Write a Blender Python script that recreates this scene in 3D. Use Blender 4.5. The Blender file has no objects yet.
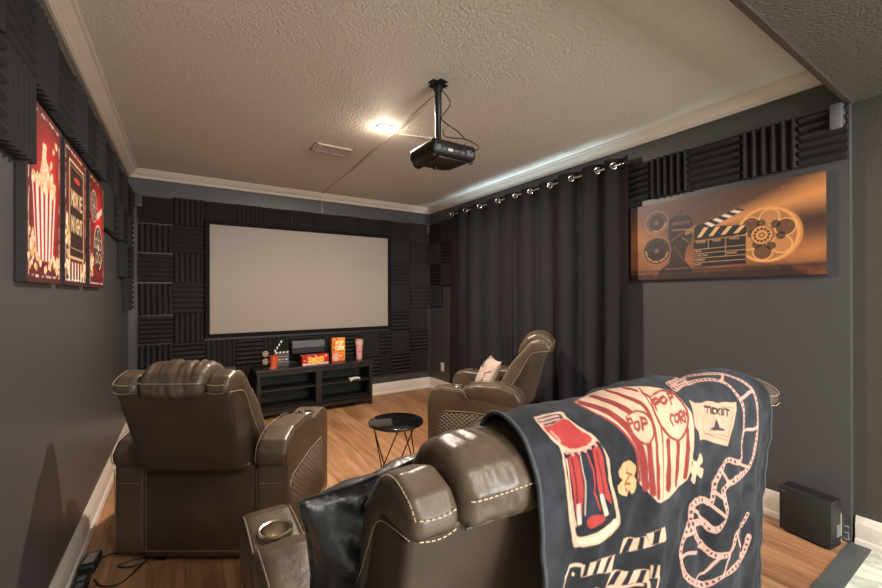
import bpy, bmesh, math, random
import numpy as np
from mathutils import Vector, Matrix, noise
random.seed(7)
PI=math.pi
SC=1.11            # the place is laid out in units of 1/SC metre and scaled to metres at the end
XL,XR,YB,CEIL,CROWN=-.438,2.80,4.627,2.415,2.342
col=bpy.context.scene.collection

# ---------------------------------------------------------------- helpers
def lin(c):
    return tuple((v/255/12.92 if v/255<=.04045 else ((v/255+.055)/1.055)**2.4) for v in c)
def tag(o,label=None,cat=None,group=None,kind=None):
    if label: o['label']=label
    if cat: o['category']=cat
    if group: o['group']=group
    if kind: o['kind']=kind
    return o
def empty(name,loc=(0,0,0),rz=0,label=None,cat=None,group=None):
    o=bpy.data.objects.new(name,None); o.empty_display_size=.05; col.objects.link(o)
    o.location=loc; o.rotation_euler=(0,0,rz); return tag(o,label,cat,group)
def obj(name,bm,mat,parent=None,loc=None,rot=None,smooth=True,angle=40):
    me=bpy.data.meshes.new(name); bm.normal_update()
    bm.to_mesh(me); bm.free()
    mats=mat if isinstance(mat,(list,tuple)) else [mat]
    for m in mats: me.materials.append(m)
    if smooth:
        me.polygons.foreach_set('use_smooth',[True]*len(me.polygons))
        me.set_sharp_from_angle(angle=math.radians(angle))
    o=bpy.data.objects.new(name,me); col.objects.link(o)
    if parent: o.parent=parent
    if loc: o.location=loc
    if rot: o.rotation_euler=rot
    return o
def NB(): return bmesh.new()
def box(bm,x0,x1,y0,y1,z0,z1,bev=0,seg=2,mi=0):
    t=bmesh.new()
    vs=[t.verts.new((x,y,z)) for z in (z0,z1) for y in (y0,y1) for x in (x0,x1)]
    for f in ((0,2,3,1),(4,5,7,6),(0,1,5,4),(2,6,7,3),(0,4,6,2),(1,3,7,5)): t.faces.new([vs[i] for i in f])
    if bev: bmesh.ops.bevel(t,geom=t.edges[:]+t.verts[:],offset=bev,segments=seg,affect='EDGES',profile=.5)
    merge(bm,t,mi=mi)
def merge(bm,t,M=None,mi=0):
    vm={}
    for v in t.verts: vm[v]=bm.verts.new(M@v.co if M is not None else v.co)
    for f in t.faces:
        try: g=bm.faces.new([vm[v] for v in f.verts]); g.material_index=mi
        except ValueError: pass
    t.free()
def tube(bm,pts,r,n=8,closed=False,mi=0,caps=True):
    pts=[Vector(p) for p in pts]; rings=[]; N=len(pts)
    up=None
    for i,p in enumerate(pts):
        if closed: d=(pts[(i+1)%N]-pts[i-1])
        else: d=pts[min(i+1,N-1)]-pts[max(i-1,0)]
        d.normalize()
        if up is None:
            up=Vector((0,0,1)) if abs(d.z)<.9 else Vector((1,0,0))
        a=d.cross(up); 
        if a.length<1e-5: a=d.cross(Vector((0,1,0)))
        a.normalize(); b=a.cross(d); up=b
        rr=r[i] if isinstance(r,(list,tuple)) else r
        rings.append([bm.verts.new(p+(a*math.cos(2*PI*k/n)+b*math.sin(2*PI*k/n))*rr) for k in range(n)])
    M=N if closed else N-1
    for i in range(M):
        A,B=rings[i],rings[(i+1)%N]
        for k in range(n):
            f=bm.faces.new((A[k],A[(k+1)%n],B[(k+1)%n],B[k])); f.material_index=mi
    if not closed and caps:
        f=bm.faces.new(rings[0][::-1]); f.material_index=mi
        f=bm.faces.new(rings[-1]); f.material_index=mi
def lathe(bm,prof,n=32,c=(0,0,0),M=None,mi=0,cap0=False,cap1=False):
    """prof: (r,z) pairs"""
    rings=[]
    for r,z in prof:
        ring=[]
        for k in range(n):
            v=Vector((r*math.cos(2*PI*k/n),r*math.sin(2*PI*k/n),z))
            if M is not None: v=M@v
            ring.append(bm.verts.new(v+Vector(c)))
        rings.append(ring)
    for A,B in zip(rings,rings[1:]):
        for k in range(n):
            f=bm.faces.new((A[k],A[(k+1)%n],B[(k+1)%n],B[k])); f.material_index=mi
    if cap0: bm.faces.new(rings[0][::-1]).material_index=mi
    if cap1: bm.faces.new(rings[-1]).material_index=mi
def torus(bm,c,R,r,axis=(0,0,1),n=28,m=8,mi=0):
    q=Vector((0,0,1)).rotation_difference(Vector(axis).normalized())
    pts=[Vector(c)+q@Vector((R*math.cos(2*PI*k/n),R*math.sin(2*PI*k/n),0)) for k in range(n)]
    tube(bm,pts,r,m,closed=True,mi=mi)
def fillet(poly,r,seg=5):
    """round the corners of a closed 2D polygon; r a number or one per corner"""
    out=[]; N=len(poly)
    for i in range(N):
        p=Vector(poly[i][:2]); a=Vector(poly[i-1][:2]); b=Vector(poly[(i+1)%N][:2])
        rr=r[i] if isinstance(r,(list,tuple)) else r
        da=(a-p); db=(b-p); la,lb=da.length,db.length; da.normalize(); db.normalize()
        ang=da.angle(db) if la and lb else PI
        if rr<=0 or ang>PI-.05: out.append(p); continue
        t=min(rr/math.tan(ang/2),la*.45,lb*.45)
        A=p+da*t; B=p+db*t
        for k in range(seg+1):
            s=k/seg; out.append(A*(1-s)**2+p*2*s*(1-s)+B*s*s)
    return out
def resample(poly,step):
    out=[]; N=len(poly)
    for i in range(N):
        a=poly[i]; b=poly[(i+1)%N]; L=(b-a).length
        m=max(1,int(round(L/step)))
        if L<1e-6: continue
        for k in range(m): out.append(a+(b-a)*(k/m))
    return out
def inset(poly,d):
    N=len(poly); ar=sum(poly[i].x*poly[(i+1)%N].y-poly[(i+1)%N].x*poly[i].y for i in range(N))
    s=1 if ar>0 else -1; out=[]
    for i in range(N):
        t=(poly[(i+1)%N]-poly[i-1]); 
        if t.length<1e-9: out.append(poly[i].copy()); continue
        t.normalize(); n=Vector((-t.y,t.x))*s; out.append(poly[i]+n*d)
    for _ in range(3):
        for i in range(N):
            if (out[(i+1)%N]-out[i]).dot(poly[(i+1)%N]-poly[i])<0: m=(out[i]+out[(i+1)%N])/2; out[i]=m.copy(); out[(i+1)%N]=m.copy()
    return out
def slab(bm,prof,x0,x1,r=.02,puff=0,nx=6,seg=4,step=.02,fil=.02,wr=0,seed=0,mi=0,gather=0):
    """closed (y,z) profile extruded from x0 to x1 with rounded ends, swollen by puff in the middle, wrinkled by wr"""
    P=resample(fillet(prof,fil),step)
    gz=gather
    st=[]
    for k in range(seg+1):
        a=k/seg*PI/2; st.append((x0+r*(1-math.sin(a)), r*(1-math.cos(a)) if False else r*(1-math.sin(PI/2-(PI/2-a)))))
    st=[]
    for k in range(seg+1):
        a=k/seg*PI/2; st.append((x0+r-r*math.cos(a), r-r*math.sin(a)))
    mid=[(x0+r+(x1-x0-2*r)*k/nx,0) for k in range(1,nx)]
    en=[(x0+x1-x,i) for x,i in reversed(st)]
    rings=[]
    for x,i in st+mid+en:
        t=(x-x0)/(x1-x0); pf=puff*(1-abs(2*t-1)**3)
        Q=inset(P,i-pf); ring=[]
        for q in Q:
            v=Vector((x,q.x,q.y))
            ring.append(v)
        rings.append(ring)
    if wr:
        N=len(rings[0]); Z=Vector((seed*3.1,seed*1.7,0))
        for ri,ring in enumerate(rings):
            for k in range(N):
                v=ring[k]; n2=(P[(k+1)%N]-P[k-1]); n2.normalize()
                d=noise.noise(Vector((v.x*16,v.y*9,v.z*9))+Z)*wr+noise.noise(Vector((v.x*45,v.y*12,v.z*12))+Z)*wr*.45
                if gz: d+=gz*(noise.noise(Vector((v.x*42+v.y*9,v.z*7+v.x*8+seed,seed*.7)))-.25)*(1 if v.z>.86 else .3)*min(1,abs(v.z-.888)*40)
                ring[k]=v+Vector((0,-n2.y,n2.x))*d*min(1,max(0,(min(v.x-x0,x1-v.x)-r*.3))/(r*1.2))
    V=[[bm.verts.new(v) for v in ring] for ring in rings]; N=len(V[0])
    fs=[]
    for A,B in zip(V,V[1:]):
        for k in range(N): fs.append(bm.faces.new((A[k],A[(k+1)%N],B[(k+1)%N],B[k])))
    cp=[bm.faces.new(V[0][::-1]),bm.faces.new(V[-1])]; fs+=bmesh.ops.triangulate(bm,faces=cp,ngon_method='EAR_CLIP')['faces']
    for f in fs: f.material_index=mi
    bmesh.ops.recalc_face_normals(bm,faces=fs)
def stitch(bm,pts,r=.0021,dash=.011,gap=.006):
    pts=[Vector(p) for p in pts]; L=0; on=True; cur=[pts[0]]; left=dash
    for a,b in zip(pts,pts[1:]):
        d=b-a; l=d.length; 
        if l<1e-7: continue
        u=d/l; p=0
        while l-p>left:
            p+=left; q=a+u*p
            if on:
                cur.append(q)
                if len(cur)>1: tube(bm,cur,r,4)
                cur=[]; left=gap; on=False
            else: cur=[q]; left=dash; on=True
        left-=(l-p)
        if on: cur.append(b)
def smoothline(pts,n=6):
    P=[Vector(p) for p in pts]; Q=[P[0]*2-P[1]]+P+[P[-1]*2-P[-2]]; o=[]
    for i in range(1,len(Q)-2):
        a,b,c,d=Q[i-1:i+3]
        for k in range(n):
            t=k/n; o.append(.5*((2*b)+(-a+c)*t+(2*a-5*b+4*c-d)*t*t+(-a+3*b-3*c+d)*t**3))
    o.append(P[-1]); return o
def copy_tree(o,parent=None):
    c=o.copy(); col.objects.link(c); c.parent=parent
    for ch in [k for k in bpy.data.objects if k.parent==o]: copy_tree(ch,c)
    return c

# ---------------------------------------------------------------- materials
def mat(name,c,rough=.6,metal=0,spec=.5,bump=None,vary=None,emit=None,sheen=0,coat=0,aniso=0,trans=0):
    """bump: list of (scale,strength,distance,detail); vary: (scale,amount)"""
    m=bpy.data.materials.new(name); m.use_nodes=True; nt=m.node_tree; b=nt.nodes['Principled BSDF']
    L=nt.links.new
    b.inputs['Base Color'].default_value=(*lin(c),1); b.inputs['Roughness'].default_value=rough
    b.inputs['Metallic'].default_value=metal; b.inputs['Specular IOR Level'].default_value=spec
    if sheen: b.inputs['Sheen Weight'].default_value=sheen; b.inputs['Sheen Roughness'].default_value=.4
    if coat: b.inputs['Coat Weight'].default_value=coat; b.inputs['Coat Roughness'].default_value=.15
    if trans: b.inputs['Transmission Weight'].default_value=trans
    if emit: b.inputs['Emission Color'].default_value=(*emit[0],1); b.inputs['Emission Strength'].default_value=emit[1]
    if bump or vary:
        tc=nt.nodes.new('ShaderNodeTexCoord')
    if vary:
        n=nt.nodes.new('ShaderNodeTexNoise'); n.inputs['Scale'].default_value=vary[0]; n.inputs['Detail'].default_value=5
        L(tc.outputs['Object'],n.inputs['Vector'])
        mr=nt.nodes.new('ShaderNodeMapRange'); mr.inputs['From Min'].default_value=.3; mr.inputs['From Max'].default_value=.7
        mr.inputs['To Min'].default_value=1-vary[1]; mr.inputs['To Max'].default_value=1+vary[1]
        L(n.outputs['Fac'],mr.inputs['Value'])
        mx=nt.nodes.new('ShaderNodeVectorMath'); mx.operation='SCALE'; mx.inputs[0].default_value=lin(c)
        L(mr.outputs[0],mx.inputs['Scale']); L(mx.outputs[0],b.inputs['Base Color'])
    prev=None
    for bp in (bump or []):
        n=nt.nodes.new('ShaderNodeTexNoise'); n.inputs['Scale'].default_value=bp[0]; n.inputs['Detail'].default_value=bp[3] if len(bp)>3 else 2
        L(tc.outputs['Object'],n.inputs['Vector'])
        bn=nt.nodes.new('ShaderNodeBump'); bn.inputs['Strength'].default_value=bp[1]; bn.inputs['Distance'].default_value=bp[2]
        L(n.outputs['Fac'],bn.inputs['Height'])
        if prev: L(prev.outputs[0],bn.inputs['Normal'])
        prev=bn
    if prev: L(prev.outputs[0],b.inputs['Normal'])
    return m
def mat_vcol(name,rough=.6,sheen=0,bump=None,spec=.5):
    m=mat(name,(128,128,128),rough,0,spec,bump,None,None,sheen); nt=m.node_tree
    a=nt.nodes.new('ShaderNodeVertexColor'); a.layer_name='paint'
    nt.links.new(a.outputs['Color'],nt.nodes['Principled BSDF'].inputs['Base Color']); return m
def mat_planks():
    m=bpy.data.materials.new('oak_planks'); m.use_nodes=True; nt=m.node_tree; b=nt.nodes['Principled BSDF']; L=nt.links.new
    tc=nt.nodes.new('ShaderNodeTexCoord'); mp=nt.nodes.new('ShaderNodeMapping'); mp.inputs['Rotation'].default_value=(0,0,PI/2)
    L(tc.outputs['Object'],mp.inputs['Vector'])
    br=nt.nodes.new('ShaderNodeTexBrick'); br.inputs['Scale'].default_value=1; br.inputs['Brick Width'].default_value=1.25; br.inputs['Row Height'].default_value=.16
    br.inputs['Mortar Size'].default_value=.0012; br.offset=.37; br.inputs['Mortar Smooth'].default_value=.3
    br.inputs['Color1'].default_value=(*lin((158,113,80)),1); br.inputs['Color2'].default_value=(*lin((184,140,103)),1); br.inputs['Mortar'].default_value=(*lin((96,60,38)),1)
    L(mp.outputs[0],br.inputs['Vector'])
    m2=nt.nodes.new('ShaderNodeMapping'); m2.inputs['Scale'].default_value=(16,1.1,1); L(tc.outputs['Object'],m2.inputs['Vector'])
    n=nt.nodes.new('ShaderNodeTexNoise'); n.inputs['Scale'].default_value=1.6; n.inputs['Detail'].default_value=7; n.inputs['Roughness'].default_value=.62; n.inputs['Distortion'].default_value=.6
    L(m2.outputs[0],n.inputs['Vector'])
    cr=nt.nodes.new('ShaderNodeValToRGB'); cr.color_ramp.elements[0].position=.32; cr.color_ramp.elements[0].color=(.42,.38,.34,1); cr.color_ramp.elements[1].position=.68; cr.color_ramp.elements[1].color=(1.12,1.1,1.08,1)
    L(n.outputs['Fac'],cr.inputs['Fac'])
    mx=nt.nodes.new('ShaderNodeMix'); mx.data_type='RGBA'; mx.blend_type='MULTIPLY'; mx.inputs[0].default_value=.85
    L(br.outputs['Color'],mx.inputs[6]); L(cr.outputs['Color'],mx.inputs[7]); L(mx.outputs[2],b.inputs['Base Color'])
    b.inputs['Roughness'].default_value=.5
    bn=nt.nodes.new('ShaderNodeBump'); bn.inputs['Strength'].default_value=.15; bn.inputs['Distance'].default_value=.002
    L(n.outputs['Fac'],bn.inputs['Height']); L(bn.outputs[0],b.inputs['Normal'])
    return m
def mat_quilt(c):
    m=mat('quilted_leather',c,.5,bump=None); nt=m.node_tree; b=nt.nodes['Principled BSDF']; L=nt.links.new
    tc=nt.nodes.new('ShaderNodeTexCoord'); sp=nt.nodes.new('ShaderNodeSeparateXYZ'); L(tc.outputs['Object'],sp.inputs[0])
    hs=[]
    for sgn in (1,-1):
        a=nt.nodes.new('ShaderNodeMath'); a.operation='MULTIPLY_ADD'; a.inputs[1].default_value=sgn*.75; L(sp.outputs['Y'],a.inputs[0]); L(sp.outputs['Z'],a.inputs[2])
        k=nt.nodes.new('ShaderNodeMath'); k.operation='MULTIPLY'; k.inputs[1].default_value=PI/.032; L(a.outputs[0],k.inputs[0])
        s=nt.nodes.new('ShaderNodeMath'); s.operation='SINE'; L(k.outputs[0],s.inputs[0])
        ab=nt.nodes.new('ShaderNodeMath'); ab.operation='ABSOLUTE'; L(s.outputs[0],ab.inputs[0]); hs.append(ab)
    mn=nt.nodes.new('ShaderNodeMath'); mn.operation='MINIMUM'; L(hs[0].outputs[0],mn.inputs[0]); L(hs[1].outputs[0],mn.inputs[1])
    pw=nt.nodes.new('ShaderNodeMath'); pw.operation='POWER'; pw.inputs[1].default_value=.5; L(mn.outputs[0],pw.inputs[0])
    bn=nt.nodes.new('ShaderNodeBump'); bn.inputs['Strength'].default_value=1; bn.inputs['Distance'].default_value=.012
    L(pw.outputs[0],bn.inputs['Height']); L(bn.outputs[0],b.inputs['Normal'])
    # stitching thread colour along the quilt lines
    cr=nt.nodes.new('ShaderNodeValToRGB'); cr.color_ramp.elements[0].position=.10; cr.color_ramp.elements[0].color=(*lin((132,116,98)),1)
    cr.color_ramp.elements[1].position=.24; cr.color_ramp.elements[1].color=(*lin(c),1); L(mn.outputs[0],cr.inputs['Fac']); L(cr.outputs['Color'],b.inputs['Base Color'])
    return m
def mat_marble():
    m=mat('marble_tile',(205,208,196),.25); nt=m.node_tree; b=nt.nodes['Principled BSDF']; L=nt.links.new
    tc=nt.nodes.new('ShaderNodeTexCoord'); n=nt.nodes.new('ShaderNodeTexNoise'); n.inputs['Scale'].default_value=4; n.inputs['Detail'].default_value=8; n.inputs['Distortion'].default_value=1.6
    L(tc.outputs['Object'],n.inputs['Vector']); cr=nt.nodes.new('ShaderNodeValToRGB')
    e=cr.color_ramp.elements; e[0].position=.40; e[0].color=(*lin((208,212,200)),1); e[1].position=.6; e[1].color=(*lin((214,216,206)),1)
    x=e.new(.5); x.color=(*lin((168,176,164)),1)
    L(n.outputs['Fac'],cr.inputs['Fac']); L(cr.outputs['Color'],b.inputs['Base Color']); return m
M={}
M['wall']=mat('charcoal_wall_paint',(69,67,68),.42,bump=[(90,.25,.002,3)])
M['wall_r']=M['wall']
M['wall_rear']=mat('textured_dark_paint',(66,62,58),.42,bump=[(110,.7,.004,3)])
M['ceil']=mat('textured_ceiling_paint',(214,204,190),.6,bump=[(74,1,.011,2),(170,.6,.004,2)])
M['soffit']=mat('glossy_textured_grey_paint',(88,84,76),.25,bump=[(85,1,.006,3)])
M['white']=mat('white_trim_paint',(214,204,194),.38)
M['crown']=mat('crown_paint',(206,192,176),.45)
M['floor']=mat_planks(); M['marble']=mat_marble()
M['strip']=mat('grey_threshold',(74,78,78),.5,vary=(9,.08))
M['foam']=mat('charcoal_acoustic_foam',(41,39,38),.93,spec=.2,bump=[(260,.5,.002,2)])
M['frame']=mat('black_velvet_frame',(10,10,12),.8,spec=.2)
M['screen']=mat('projection_fabric',(150,142,135),.85,spec=.2)
M['curtain']=mat('charcoal_blackout_cloth',(53,47,46),.8,sheen=.0,spec=.25,bump=[(7,.5,.02,4),(300,.2,.001,1)])
M['steel']=mat('brushed_nickel',(200,196,190),.22,1)
M['cup']=mat('polished_steel_cup',(214,206,192),.22,1)
M['leather']=mat('taupe_brown_leather',(80,67,55),.38,spec=.5,bump=[(22,.30,.008,4),(340,.22,.0012,2)],vary=(5,.16))
M['leather_back']=mat('shaded_matte_leather',(63,51,41),.5,spec=.4,bump=[(14,.2,.008,3),(340,.2,.0012,2)],vary=(6,.2))  # darker copy of the leather, shade of the seat backs put into its colour
M['quilt']=mat_quilt((72,60,49))
M['thread']=mat('cream_thread',(176,158,132),.7)
M['piping']=mat('taupe_seam_thread',(122,108,92),.7)
M['black']=mat('black_plastic',(20,20,21),.5,bump=[(400,.15,.0008,1)])
M['blackwood']=mat('black_brown_stained_wood',(34,31,29),.38,vary=(14,.2))
M['blackmetal']=mat('black_powder_coated_wire',(20,18,17),.4,.4)
M['glass']=mat('black_glass_top',(10,10,11),.05,spec=.7,coat=.5)
M['white_pl']=mat('white_plastic',(205,202,196),.4)
M['grey_pl']=mat('grey_plastic',(96,98,98),.5)
M['satin']=mat('dark_navy_satin',(8,10,14),.36,sheen=.05,bump=[(9,.7,.03,3)])
M['blanket']=mat_vcol('printed_plush_blanket',.9,.06,[(45,.3,.004,3),(420,.4,.0015,1)],.25)
M['hem']=mat('slate_blanket_hem',(58,62,66),.85,sheen=.1,bump=[(60,.5,.006,3)])
M['print']=mat_vcol('printed_canvas',.5,0,[(500,.1,.0005,1)])
M['canvas_edge']=mat('dark_canvas_edge',(34,26,25),.7)
M['cable']=mat('black_cable',(16,16,16),.5)
M['lens_glow']=mat('lamp_diffuser',(255,245,230),.4,emit=((1,.86,.70),26))
M['sky_pane']=mat('daylit_window_pane',(220,230,235),.1,emit=((.62,.82,1.0),2.0))

# ---------------------------------------------------------------- a small painter for printed surfaces
class Paint:
    def __init__(s,w,h,res,base):
        s.w,s.h=w,h; s.nx=int(w/res)+1; s.ny=int(h/res)+1
        s.X,s.Y=np.meshgrid(np.linspace(0,w,s.nx),np.linspace(0,h,s.ny)); s.r=res
        s.C=np.zeros((s.ny,s.nx,3)); s.C[:]=np.array(lin(base))
    def blend(s,m,c,a=1):
        c=np.array(lin(c)) if not isinstance(c,np.ndarray) else c
        m=np.clip(m,0,1)[...,None]*a; s.C=s.C*(1-m)+c*m
    def win(s,x0,x1,y0,y1):
        return (slice(max(0,int(y0/s.h*(s.ny-1))-1),max(0,int(y1/s.h*(s.ny-1))+3)),slice(max(0,int(x0/s.w*(s.nx-1))-1),max(0,int(x1/s.w*(s.nx-1))+3)))
    def sub(s,sl,m,c,a=1):
        c=np.array(lin(c)); m=np.clip(m,0,1)[...,None]*a; s.C[sl]=s.C[sl]*(1-m)+c*m
    def poly(s,pts,c,a=1):
        P=np.array(pts,float); sl=s.win(P[:,0].min(),P[:,0].max(),P[:,1].min(),P[:,1].max())
        X=s.X[sl]; Y=s.Y[sl]
        if X.size==0: return
        ins=np.zeros(X.shape,bool); d=np.full(X.shape,9.)
        for i in range(len(P)):
            (ax,ay),(bx,by)=P[i-1],P[i]
            if ay!=by:
                c1=((ay>Y)!=(by>Y)); ins^=c1&(X<(bx-ax)*(Y-ay)/(by-ay)+ax)
            L=(bx-ax)**2+(by-ay)**2
            t=np.clip(((X-ax)*(bx-ax)+(Y-ay)*(by-ay))/L,0,1) if L>0 else 0
            d=np.minimum(d,np.hypot(X-ax-t*(bx-ax),Y-ay-t*(by-ay)))
        s.sub(sl,.5+np.where(ins,d,-d)/s.r,c,a)
    def stroke(s,pts,w,c,a=1,film=False):
        P=np.array(pts,float); g=w; sl=s.win(P[:,0].min()-g,P[:,0].max()+g,P[:,1].min()-g,P[:,1].max()+g)
        X=s.X[sl]; Y=s.Y[sl]
        if X.size==0: return
        d=np.full(X.shape,9.); al=np.zeros(X.shape); acc=0
        for i in range(len(P)-1):
            (ax,ay),(bx,by)=P[i],P[i+1]; L=math.hypot(bx-ax,by-ay)
            if L<1e-9: continue
            t=np.clip(((X-ax)*(bx-ax)+(Y-ay)*(by-ay))/L**2,0,1); dd=np.hypot(X-ax-t*(bx-ax),Y-ay-t*(by-ay))
            k=dd<d; d=np.where(k,dd,d); al=np.where(k,acc+t*L,al); acc+=L
        s.sub(sl,.5+(w/2-d)/s.r,c,a)
        if film:
            hole=(d<w*.27)&((al%(w*1.05))<w*.5); s.sub(sl,hole.astype(float)*.85,(24,30,42))
    def ell(s,cx,cy,rx,ry,c,a=1,w=0,soft=0):
        sl=s.win(cx-rx-w,cx+rx+w,cy-ry-w,cy+ry+w); X=s.X[sl]-cx; Y=s.Y[sl]-cy
        if X.size==0: return
        q=np.hypot(X/rx,Y/ry); d=(1-q)*min(rx,ry)
        if w: m=.5+(w/2-abs(d))/s.r
        elif soft: m=np.clip(1-q,0,1)**1*1.0
        else: m=.5+d/s.r
        s.sub(sl,m,c,a)
    def noise(s,sc,amp,seed=0,sx=1):
        gx=int(s.w*sc*sx)+3; gy=int(s.h*sc)+3; rs=np.random.RandomState(seed); g=rs.rand(gy,gx)
        u=s.X*sc*sx; v=s.Y*sc; i=u.astype(int); j=v.astype(int); fu=u-i; fv=v-j; fu=fu*fu*(3-2*fu); fv=fv*fv*(3-2*fv)
        n=(g[j,i]*(1-fu)+g[j,i+1]*fu)*(1-fv)+(g[j+1,i]*(1-fu)+g[j+1,i+1]*fu)*fv
        return (n-.5)*2*amp
    def fractal(s,sc,seed=0,sx=1,o=4):
        return sum(s.noise(sc*2**k,.5**k,seed+k,sx) for k in range(o))
    def mesh(s,name,f,mat,parent=None,smooth=True):
        """f(X,Y) -> x,y,z arrays"""
        x,y,z=f(s.X,s.Y); me=bpy.data.meshes.new(name)
        co=np.stack([x,y,z],-1).reshape(-1,3); nx,ny=s.nx,s.ny
        idx=np.arange(nx*ny).reshape(ny,nx); q=np.stack([idx[:-1,:-1],idx[:-1,1:],idx[1:,1:],idx[1:,:-1]],-1).reshape(-1,4)
        me.vertices.add(len(co)); me.vertices.foreach_set('co',co.ravel().astype(np.float32))
        me.loops.add(q.size); me.loops.foreach_set('vertex_index',q.ravel().astype(np.int32))
        me.polygons.add(len(q)); me.polygons.foreach_set('loop_start',np.arange(0,q.size,4,dtype=np.int32))
        me.polygons.foreach_set('use_smooth',np.ones(len(q),dtype=bool)); me.update(calc_edges=True); me.validate()
        ca=me.color_attributes.new('paint','FLOAT_COLOR','POINT')
        C=np.concatenate([np.clip(s.C,0,1).reshape(-1,3),np.ones((nx*ny,1))],1).astype(np.float32); ca.data.foreach_set('color',C.ravel())
        me.materials.append(mat); o=bpy.data.objects.new(name,me); col.objects.link(o)
        if parent: o.parent=parent
        return o
GL={ # stroke letters on a 1 x 1.5 grid
'A':[[(0,0),(.5,1.5),(1,0)],[(.2,.55),(.8,.55)]],'B':[[(0,0),(0,1.5),(.7,1.5),(.85,1.1),(.6,.8),(0,.8)],[(.6,.8),(1,.4),(.7,0),(0,0)]],'C':[[(1,1.3),(.6,1.5),(.1,1.2),(0,.75),(.1,.3),(.6,0),(1,.2)]],
'D':[[(0,0),(0,1.5),(.6,1.5),(1,1),(1,.5),(.6,0),(0,0)]],'E':[[(1,1.5),(0,1.5),(0,0),(1,0)],[(0,.8),(.8,.8)]],'G':[[(1,1.3),(.6,1.5),(.1,1.2),(0,.75),(.1,.3),(.6,0),(1,.2),(1,.7),(.6,.7)]],
'H':[[(0,0),(0,1.5)],[(1,0),(1,1.5)],[(0,.75),(1,.75)]],'I':[[(.5,0),(.5,1.5)]],'K':[[(0,0),(0,1.5)],[(1,1.5),(0,.7),(1,0)]],'L':[[(0,1.5),(0,0),(1,0)]],'M':[[(0,0),(0,1.5),(.5,.6),(1,1.5),(1,0)]],
'N':[[(0,0),(0,1.5),(1,0),(1,1.5)]],'O':[[(.5,0),(0,.4),(0,1.1),(.5,1.5),(1,1.1),(1,.4),(.5,0)]],'P':[[(0,0),(0,1.5),(.7,1.5),(1,1.15),(.7,.75),(0,.75)]],'R':[[(0,0),(0,1.5),(.7,1.5),(1,1.15),(.7,.75),(0,.75)],[(.5,.75),(1,0)]],
'S':[[(1,1.3),(.5,1.5),(0,1.2),(.2,.85),(.8,.65),(1,.3),(.5,0),(0,.2)]],'T':[[(0,1.5),(1,1.5)],[(.5,1.5),(.5,0)]],'U':[[(0,1.5),(0,.3),(.5,0),(1,.3),(1,1.5)]],'V':[[(0,1.5),(.5,0),(1,1.5)]],'Y':[[(0,1.5),(.5,.8),(1,1.5)],[(.5,.8),(.5,0)]],'Z':[[(0,1.5),(1,1.5),(0,0),(1,0)]]}
def text(p,s,x,y,w,h,th,c,gap=.35):
    n=len(s); cw=w/(n+gap*(n-1))
    for i,ch in enumerate(s):
        for st in GL.get(ch,[]):
            p.stroke([(x+i*cw*(1+gap)+a*cw,y+b/1.5*h) for a,b in st],th,c)


BL_CS=[(.89,.55),(.845,.66),(.80,.76),(.755,.86),(.715,.935),(.675,.985),(.63,.990),(.582,.968),(.553,.925),(.541,.86),(.539,.78),(.541,.65),(.545,.5),(.548,.35),(.552,.18)]
def _cs():
    pts=[np.array(p) for p in BL_CS]; pts=[2*pts[0]-pts[1]]+pts+[2*pts[-1]-pts[-2]]
    out=[]
    for i in range(1,len(pts)-2):
        a,b,c,d=pts[i-1:i+3]
        for k in range(12):
            t=k/12; out.append(.5*((2*b)+(-a+c)*t+(2*a-5*b+4*c-d)*t*t+(-a+3*b-3*c+d)*t**3))
    out.append(pts[-2]); out=np.array(out)
    L=np.concatenate([[0],np.cumsum(np.linalg.norm(np.diff(out,axis=0),axis=1))])
    return out,L
BL_P,BL_L=_cs()
BL_LEN=float(BL_L[-1]); BL_X0,BL_X1=.565,1.702
def blanket_xyz(X,T):
    """X: across 0..1, T: length along drape (0 front .. BL_LEN rear hem); arrays"""
    y=np.interp(T,BL_L,BL_P[:,0]); z=np.interp(T,BL_L,BL_P[:,1])
    down=np.clip((T-.62)/(BL_LEN-.62),0,1)
    x=BL_X0+X*(BL_X1-BL_X0) - .05*X*down + .02*(1-X)*down*0
    w=np.exp(-((T-.47)/.17)**2)
    bump=np.exp(-((x-.62)/.13)**4)*.004+np.exp(-((x-1.09)/.17)**4)*.016+np.exp(-((x-1.56)/.15)**4)*.0-.014*np.exp(-((x-1.34)/.06)**2)
    edge=-.040*np.clip((X-.86)/.14,0,1)**2.2
    z=z+w*(bump+edge)
    fold=np.clip((T-.6)/.35,0,1)
    y=y-fold*(.012*np.sin(x*14+.6)+.008*np.sin(x*31+1.7+T*2)+.004*np.sin(x*57-T*3)+.008)
    y=y-np.clip((T-.5)/.2,0,1)*.0+edge*.08*np.clip((T-.45)/.12,0,1)*(1-np.clip((T-.72)/.2,0,1))
    wr=.0034*np.sin(x*60+T*25)*np.sin(T*18+x*9)+.0015*np.sin(x*25-T*70)
    return x,y+wr,z+wr*.6
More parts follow.
